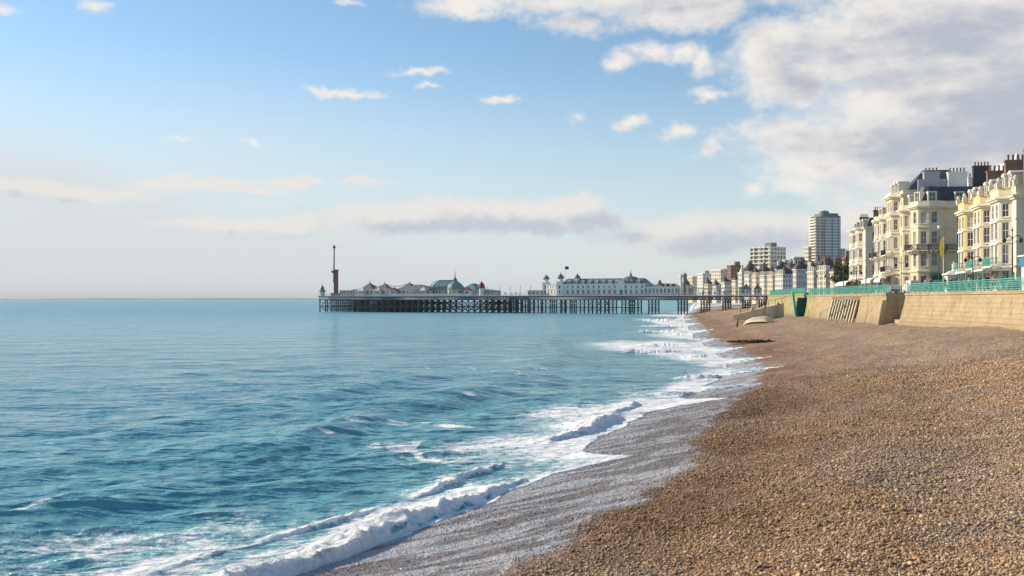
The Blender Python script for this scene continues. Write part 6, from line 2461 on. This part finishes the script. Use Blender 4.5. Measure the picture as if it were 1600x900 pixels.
# white kiosk before the corner house, blue-signed kiosk at the frame edge
t_ = thing('kiosk', 'small white kiosk with pointed finial on the promenade before the corner house', 'kiosk', (X_at(1490, 138), 138, WZ + 0.1), R(-10))
m_ = MB()
m_.box(-1.0, 1.0, -0.8, 0.8, 0, 2.4)
m_.build('wall', 'stucco_white', t_)
m_ = MB()
m_.prism([(-1.3, -1.1), (1.3, -1.1), (1.3, 1.1), (-1.3, 1.1)], 2.4, 2.95, [(-0.5, -0.4), (0.5, -0.4), (0.5, 0.4), (-0.5, 0.4)])
m_.lathe([(0.3, 2.95), (0.12, 3.3), (0.2, 3.5), (0.03, 4.3)], 8)
m_.build('roof', 'white_paint', t_)
m_ = MB()
m_.box(-0.7, 0.7, -0.83, -0.79, 1.0, 1.9)
m_.build('hatch', 'glass', t_)
t_ = thing('kiosk', 'white promenade kiosk with bright blue sign panel at the right edge', 'kiosk', (X_at(1617, 104), 104, WZ + 0.1), R(-10))
m_ = MB()
m_.box(-1.0, 1.6, -1.0, 1.0, 0, 2.5)
m_.build('wall', 'stucco_white', t_)
m_ = MB()
m_.box(-1.15, 1.75, -1.15, 1.15, 2.5, 3.5)
m_.build('sign_panel', 'sign_blue', t_)
m_ = MB()
m_.box(-1.3, 1.9, -1.3, 1.3, 3.5, 3.65)
m_.build('roof', 'white_paint', t_)
m_ = MB()
m_.box(-0.6, 1.2, -1.04, -0.99, 1.0, 2.1)
m_.build('hatch', 'glass', t_)


# vehicles --------------------------------------------------------------
def car(label, x_, y_, rz, mat, van=False):
    t_ = thing('parked_van' if van else 'parked_car', label, 'van' if van else 'car', (x_, y_, WZ + 0.075), rz, 'vehicles parked along the promenade road')
    if van:
        sil = [(-2.4, 0.35), (-2.4, 1.9), (-2.25, 2.05), (1.0, 2.05), (1.75, 1.25), (2.35, 1.05), (2.45, 0.6), (2.4, 0.35)]
        wins = [(0.35, 1.25, 1.45, 1.85)]
    else:
        sil = [(-2.1, 0.35), (-2.15, 0.8), (-1.9, 0.95), (-1.3, 1.38), (-0.9, 1.46), (0.35, 1.44), (1.05, 0.98), (1.95, 0.82), (2.1, 0.6), (2.05, 0.35)]
        wins = [(-1.15, -0.35, 0.98, 1.34), (-0.25, 0.62, 0.98, 1.34)]
    hw = 0.88
    n_ = len(sil)
    m_ = MB()
    vs_ = []
    for y2, k_ in ((-hw, 0.0), (-hw + 0.08, 0.06), (hw - 0.08, 0.06), (hw, 0.0)):
        for x2, z2 in sil:
            inn = 0.14 * max(0.0, (z2 - 0.95)) * (1 if y2 < 0 else -1)
            vs_.append((x2, y2 + inn, z2 + (k_ * 0.3 if z2 > 0.9 else 0)))
    fs_ = [(a * n_ + j, a * n_ + (j + 1) % n_, (a + 1) * n_ + (j + 1) % n_, (a + 1) * n_ + j) for a in range(3) for j in range(n_)]
    fs_ += [tuple(reversed(range(n_))), tuple(range(3 * n_, 4 * n_))]
    m_.add(vs_, fs_)
    m_.build('body', mat, t_)
    for sy_ in (-1, 1):
        for (a, b_, z0_, z1_) in wins:
            m_ = MB()
            i0, i1 = hw - 0.14 * (z0_ - 0.95) + 0.012, hw - 0.14 * (z1_ - 0.95) + 0.012
            m_.add([(a, sy_ * i0, z0_), (b_, sy_ * i0, z0_), (b_ - 0.12, sy_ * i1, z1_), (a + 0.1, sy_ * i1, z1_), (a, sy_ * (i0 - 0.03), z0_), (b_, sy_ * (i0 - 0.03), z0_), (b_ - 0.12, sy_ * (i1 - 0.03), z1_), (a + 0.1, sy_ * (i1 - 0.03), z1_)],
                   [(0, 1, 2, 3), (7, 6, 5, 4), (0, 4, 5, 1), (3, 2, 6, 7)])
            m_.build('side_window', 'glass', t_)
        for wx in (-1.35, 1.35):
            m_ = MB()
            m_.tube([(wx, sy_ * 0.68, 0.33), (wx, sy_ * 0.90, 0.33)], 0.33, 14)
            w_ = m_.build('wheel', 'rubber', t_)
            m_ = MB()
            m_.tube([(wx, sy_ * 0.88, 0.33), (wx, sy_ * 0.915, 0.33)], 0.2, 10)
            m_.build('rim', 'car_silver', w_)
        m_ = MB()
        m_.box(2.0, 2.13, sy_ * 0.62 - 0.16, sy_ * 0.62 + 0.16, 0.62, 0.76)
        m_.build('headlight', 'white_paint', t_)
    m_ = MB()
    if van:
        m_.add([(1.02, -0.7, 2.0), (1.02, 0.7, 2.0), (1.76, 0.75, 1.3), (1.76, -0.75, 1.3), (1.05, -0.7, 2.03), (1.05, 0.7, 2.03), (1.79, 0.75, 1.33), (1.79, -0.75, 1.33)], [(0, 1, 2, 3), (7, 6, 5, 4), (0, 4, 5, 1), (2, 6, 7, 3)])
    else:
        m_.add([(0.40, -0.66, 1.42), (0.40, 0.66, 1.42), (1.05, 0.72, 1.0), (1.05, -0.72, 1.0), (0.43, -0.66, 1.46), (0.43, 0.66, 1.46), (1.08, 0.72, 1.03), (1.08, -0.72, 1.03)], [(0, 1, 2, 3), (7, 6, 5, 4), (0, 4, 5, 1), (2, 6, 7, 3)])
    m_.build('windscreen', 'glass', t_)
    return t_


hd = R(90 - 8)
for (y_, mat, lab, van) in [(112, 'car_black', 'black car parked behind the nearest stretch of teal railing', False), (121, 'car_silver', 'silver car parked before the middle right-hand house', False), (139, 'car_blue', 'dark blue car parked beyond the gap in the sea wall', False),
                            (149, 'car_black', 'black car parked before the rounded corner house', False), (159, 'car_white', 'white van parked before the tallest central house', True), (170, 'car_silver', 'silver car parked before the far central house', False)]:
    car(lab, wall_x(y_ if not 133 < y_ < 141 else 132) + 8.6, y_, hd, mat, van)


# people ----------------------------------------------------------------
def person_mesh(walk, coat, seed):
    """one continuous figure grown over a jointed skeleton"""
    J = {'pel': (0, 0, 0.94), 'wai': (0, 0, 1.10), 'che': (0, 0, 1.34), 'nec': (0, 0.01, 1.50), 'hea': (0, 0.02, 1.62), 'top': (0, 0.0, 1.73),
         'hl': (-0.10, 0, 0.90), 'kl': (-0.11, 0.10 * walk, 0.50), 'al': (-0.11, 0.02 - 0.16 * walk + 0.22 * walk, 0.09), 'tl': (-0.12, 0.18 * 1.0 + 0.02, 0.05),
         'hr': (0.10, 0, 0.90), 'kr': (0.11, 0.04 - 0.04 * walk, 0.50), 'ar': (0.11, -0.26 * walk, 0.10), 'tr': (0.12, 0.16 - 0.26 * walk, 0.05),
         'sl': (-0.19, 0, 1.41), 'el': (-0.25, -0.06 * walk, 1.13), 'wl': (-0.24, -0.16 * walk + 0.08, 0.90), 'fl': (-0.23, -0.16 * walk + 0.12, 0.80),
         'sr': (0.19, 0, 1.41), 'er': (0.25, 0.06 * walk, 1.13), 'wr': (0.24, 0.18 * walk + 0.06, 0.90), 'fr': (0.23, 0.20 * walk + 0.08, 0.80)}
    E = [('pel', 'wai'), ('wai', 'che'), ('che', 'nec'), ('nec', 'hea'), ('hea', 'top'), ('pel', 'hl'), ('hl', 'kl'), ('kl', 'al'), ('al', 'tl'), ('pel', 'hr'), ('hr', 'kr'), ('kr', 'ar'), ('ar', 'tr'),
         ('che', 'sl'), ('sl', 'el'), ('el', 'wl'), ('wl', 'fl'), ('che', 'sr'), ('sr', 'er'), ('er', 'wr'), ('wr', 'fr')]
    rad = dict(pel=0.15, wai=0.14, che=0.17, nec=0.065, hea=0.098, top=0.07, hl=0.10, kl=0.07, al=0.05, tl=0.04, hr=0.10, kr=0.07, ar=0.05, tr=0.04, sl=0.075, el=0.055, wl=0.04, fl=0.035, sr=0.075, er=0.055, wr=0.04, fr=0.035)
    if coat:
        rad.update(pel=0.19, wai=0.17, hl=0.13, hr=0.13)
    names = list(J)
    me_ = bpy.data.meshes.new('body')
    me_.from_pydata([J[n_] for n_ in names], [(names.index(a), names.index(b_)) for a, b_ in E], [])
    o = bpy.data.objects.new('tmp_body', me_)
    C.objects.link(o)
    sk = o.modifiers.new('skin', 'SKIN')
    for i, n_ in enumerate(names):
        me_.skin_vertices[0].data[i].radius = (rad[n_], rad[n_] * (0.72 if n_ in ('pel', 'wai', 'che') else 1.0))
    me_.skin_vertices[0].data[0].use_root = True
    sd = o.modifiers.new('sub', 'SUBSURF')
    sd.levels = sd.render_levels = 1
    dg = bpy.context.evaluated_depsgraph_get()
    dg.update()
    ev = bpy.data.meshes.new_from_object(o.evaluated_get(dg))
    bpy.data.objects.remove(o)
    ev.name = 'body'
    return ev


BODY = [person_mesh(0.0, True, 1), person_mesh(1.0, False, 2), person_mesh(0.6, True, 3)]


def person(label, x_, y_, z_, rz, b_i, top, legs, group=None):
    t_ = thing('person', label, 'person', (x_, y_, z_), rz, group)
    me_ = BODY[b_i].copy()
    me_.materials.clear()
    for m_n in (top, legs, 'skin', 'hair'):
        me_.materials.append(MATS[m_n])
    hem = 0.72 if b_i != 1 else 0.95
    for p in me_.polygons:
        c_ = p.center
        if c_.z > 1.66 or (c_.z > 1.58 and c_.y < -0.02):
            p.material_index = 3
        elif c_.z > 1.5:
            p.material_index = 2
        elif abs(c_.x) > 0.19 and c_.z < 0.88:
            p.material_index = 2
        elif c_.z < hem and abs(c_.x) < 0.2:
            p.material_index = 1
        p.use_smooth = True
    link('body', me_, t_)
    return t_


ppl = [(1441, 128, 0, 'cloth_navy', 'cloth_black', 'person in navy coat on the promenade just right of the gap'), (1455, 131, 1, 'cloth_grey', 'cloth_denim', 'person in grey top walking before the dark awnings'),
       (1502, 121, 2, 'cloth_red', 'cloth_black', 'person in red coat on the promenade before the right-hand terrace'), (1515, 117, 1, 'cloth_white', 'cloth_denim', 'person in white top walking left of the slim pale lamp'),
       (1543, 112, 0, 'cloth_black', 'cloth_black', 'person in black coat standing before the right-hand terrace'), (1552, 111, 2, 'cloth_beige', 'cloth_denim', 'person in beige coat beside the one in black'),
       (1400, 137, 1, 'cloth_blue', 'cloth_black', 'person in blue top crossing behind the gap in the wall'), (1376, 150, 2, 'cloth_black', 'cloth_denim', 'person in black coat above the wall left of the gap'),
       (1362, 158, 0, 'cloth_beige', 'cloth_black', 'person in beige coat above the wall by the white awnings'),
       (1428, 130, 2, 'cloth_white', 'cloth_black', 'person in white coat nearest the railing end right of the gap'), (1477, 126, 1, 'cloth_black', 'cloth_denim', 'person in black top walking past the banner mast'), (1486, 124, 0, 'cloth_blue', 'cloth_black', 'person in blue coat beside the white promenade kiosk'),
       (1530, 115, 1, 'cloth_grey', 'cloth_black', 'person in grey top walking right of the slim pale lamp'), (1568, 108, 2, 'cloth_navy', 'cloth_denim', 'person in navy coat just left of the twin-armed lamp'), (1345, 168, 1, 'cloth_white', 'cloth_denim', 'person in white top above the leaning posts')]
for (px, Y, bi, a, b_, lab) in ppl:
    off = 2.0 if not 133 < Y < 141 else 6.0
    x_ = max(X_at(px, Y), wall_x(Y if not 133 < Y < 141 else 139) + 1.2)
    person(lab, x_, Y, float(land_z(np.array(x_), np.array(float(Y)))) + 0.08, random.uniform(0, 6.28), bi, a, b_)
# strollers on the pier
rp = random.Random(12)
strollers = []
for i in range(16):
    px = rp.choice((rp.uniform(1080, 1155), rp.uniform(1080, 1155), rp.uniform(776, 824)))
    sh_ = px > 1000
    x_, y_ = pw(ps(px), rp.uniform(0.9, 2.6))
    strollers.append((px, x_, y_, rp.uniform(0, 6.28), i % 3, rp.choice(('cloth_black', 'cloth_navy', 'cloth_grey')), rp.choice(('cloth_black', 'cloth_denim'))))
ORD = ['leftmost', 'second', 'third', 'fourth', 'fifth', 'sixth', 'seventh', 'eighth', 'ninth', 'tenth', 'eleventh', 'twelfth', 'thirteenth', 'fourteenth']
for side in (0, 1):
    lst = sorted(q for q in strollers if (q[0] > 1000) == bool(side))
    for i, (px, x_, y_, rz, bi, a, b_) in enumerate(lst):
        cl = {'cloth_black': 'black', 'cloth_navy': 'navy', 'cloth_grey': 'grey'}[a]
        od = ORD[i] + (' of the strollers' if i == 0 else ' stroller from the left')
        person(od + ', in ' + cl + (', on the shoreward pier deck' if side else ', on the pier deck left of the palace'), x_, y_, DZ, rz, bi, a, b_, 'strollers on the shoreward pier deck' if side else 'strollers on the pier left of the palace')
for (px, Y, bi, a, b_, lab) in ((1193, 222, 0, 'cloth_white', 'cloth_beige', 'person in white standing at the foot of the pale stone ramp'), (1186, 262, 1, 'cloth_black', 'cloth_black', 'person in black walking on the shingle towards the pier piles')):
    x_ = X_at(px, Y)
    person(lab, x_, Y, float(beach_z(np.array(x_), np.array(float(Y)))) + 0.02, 0.6, bi, a, b_)
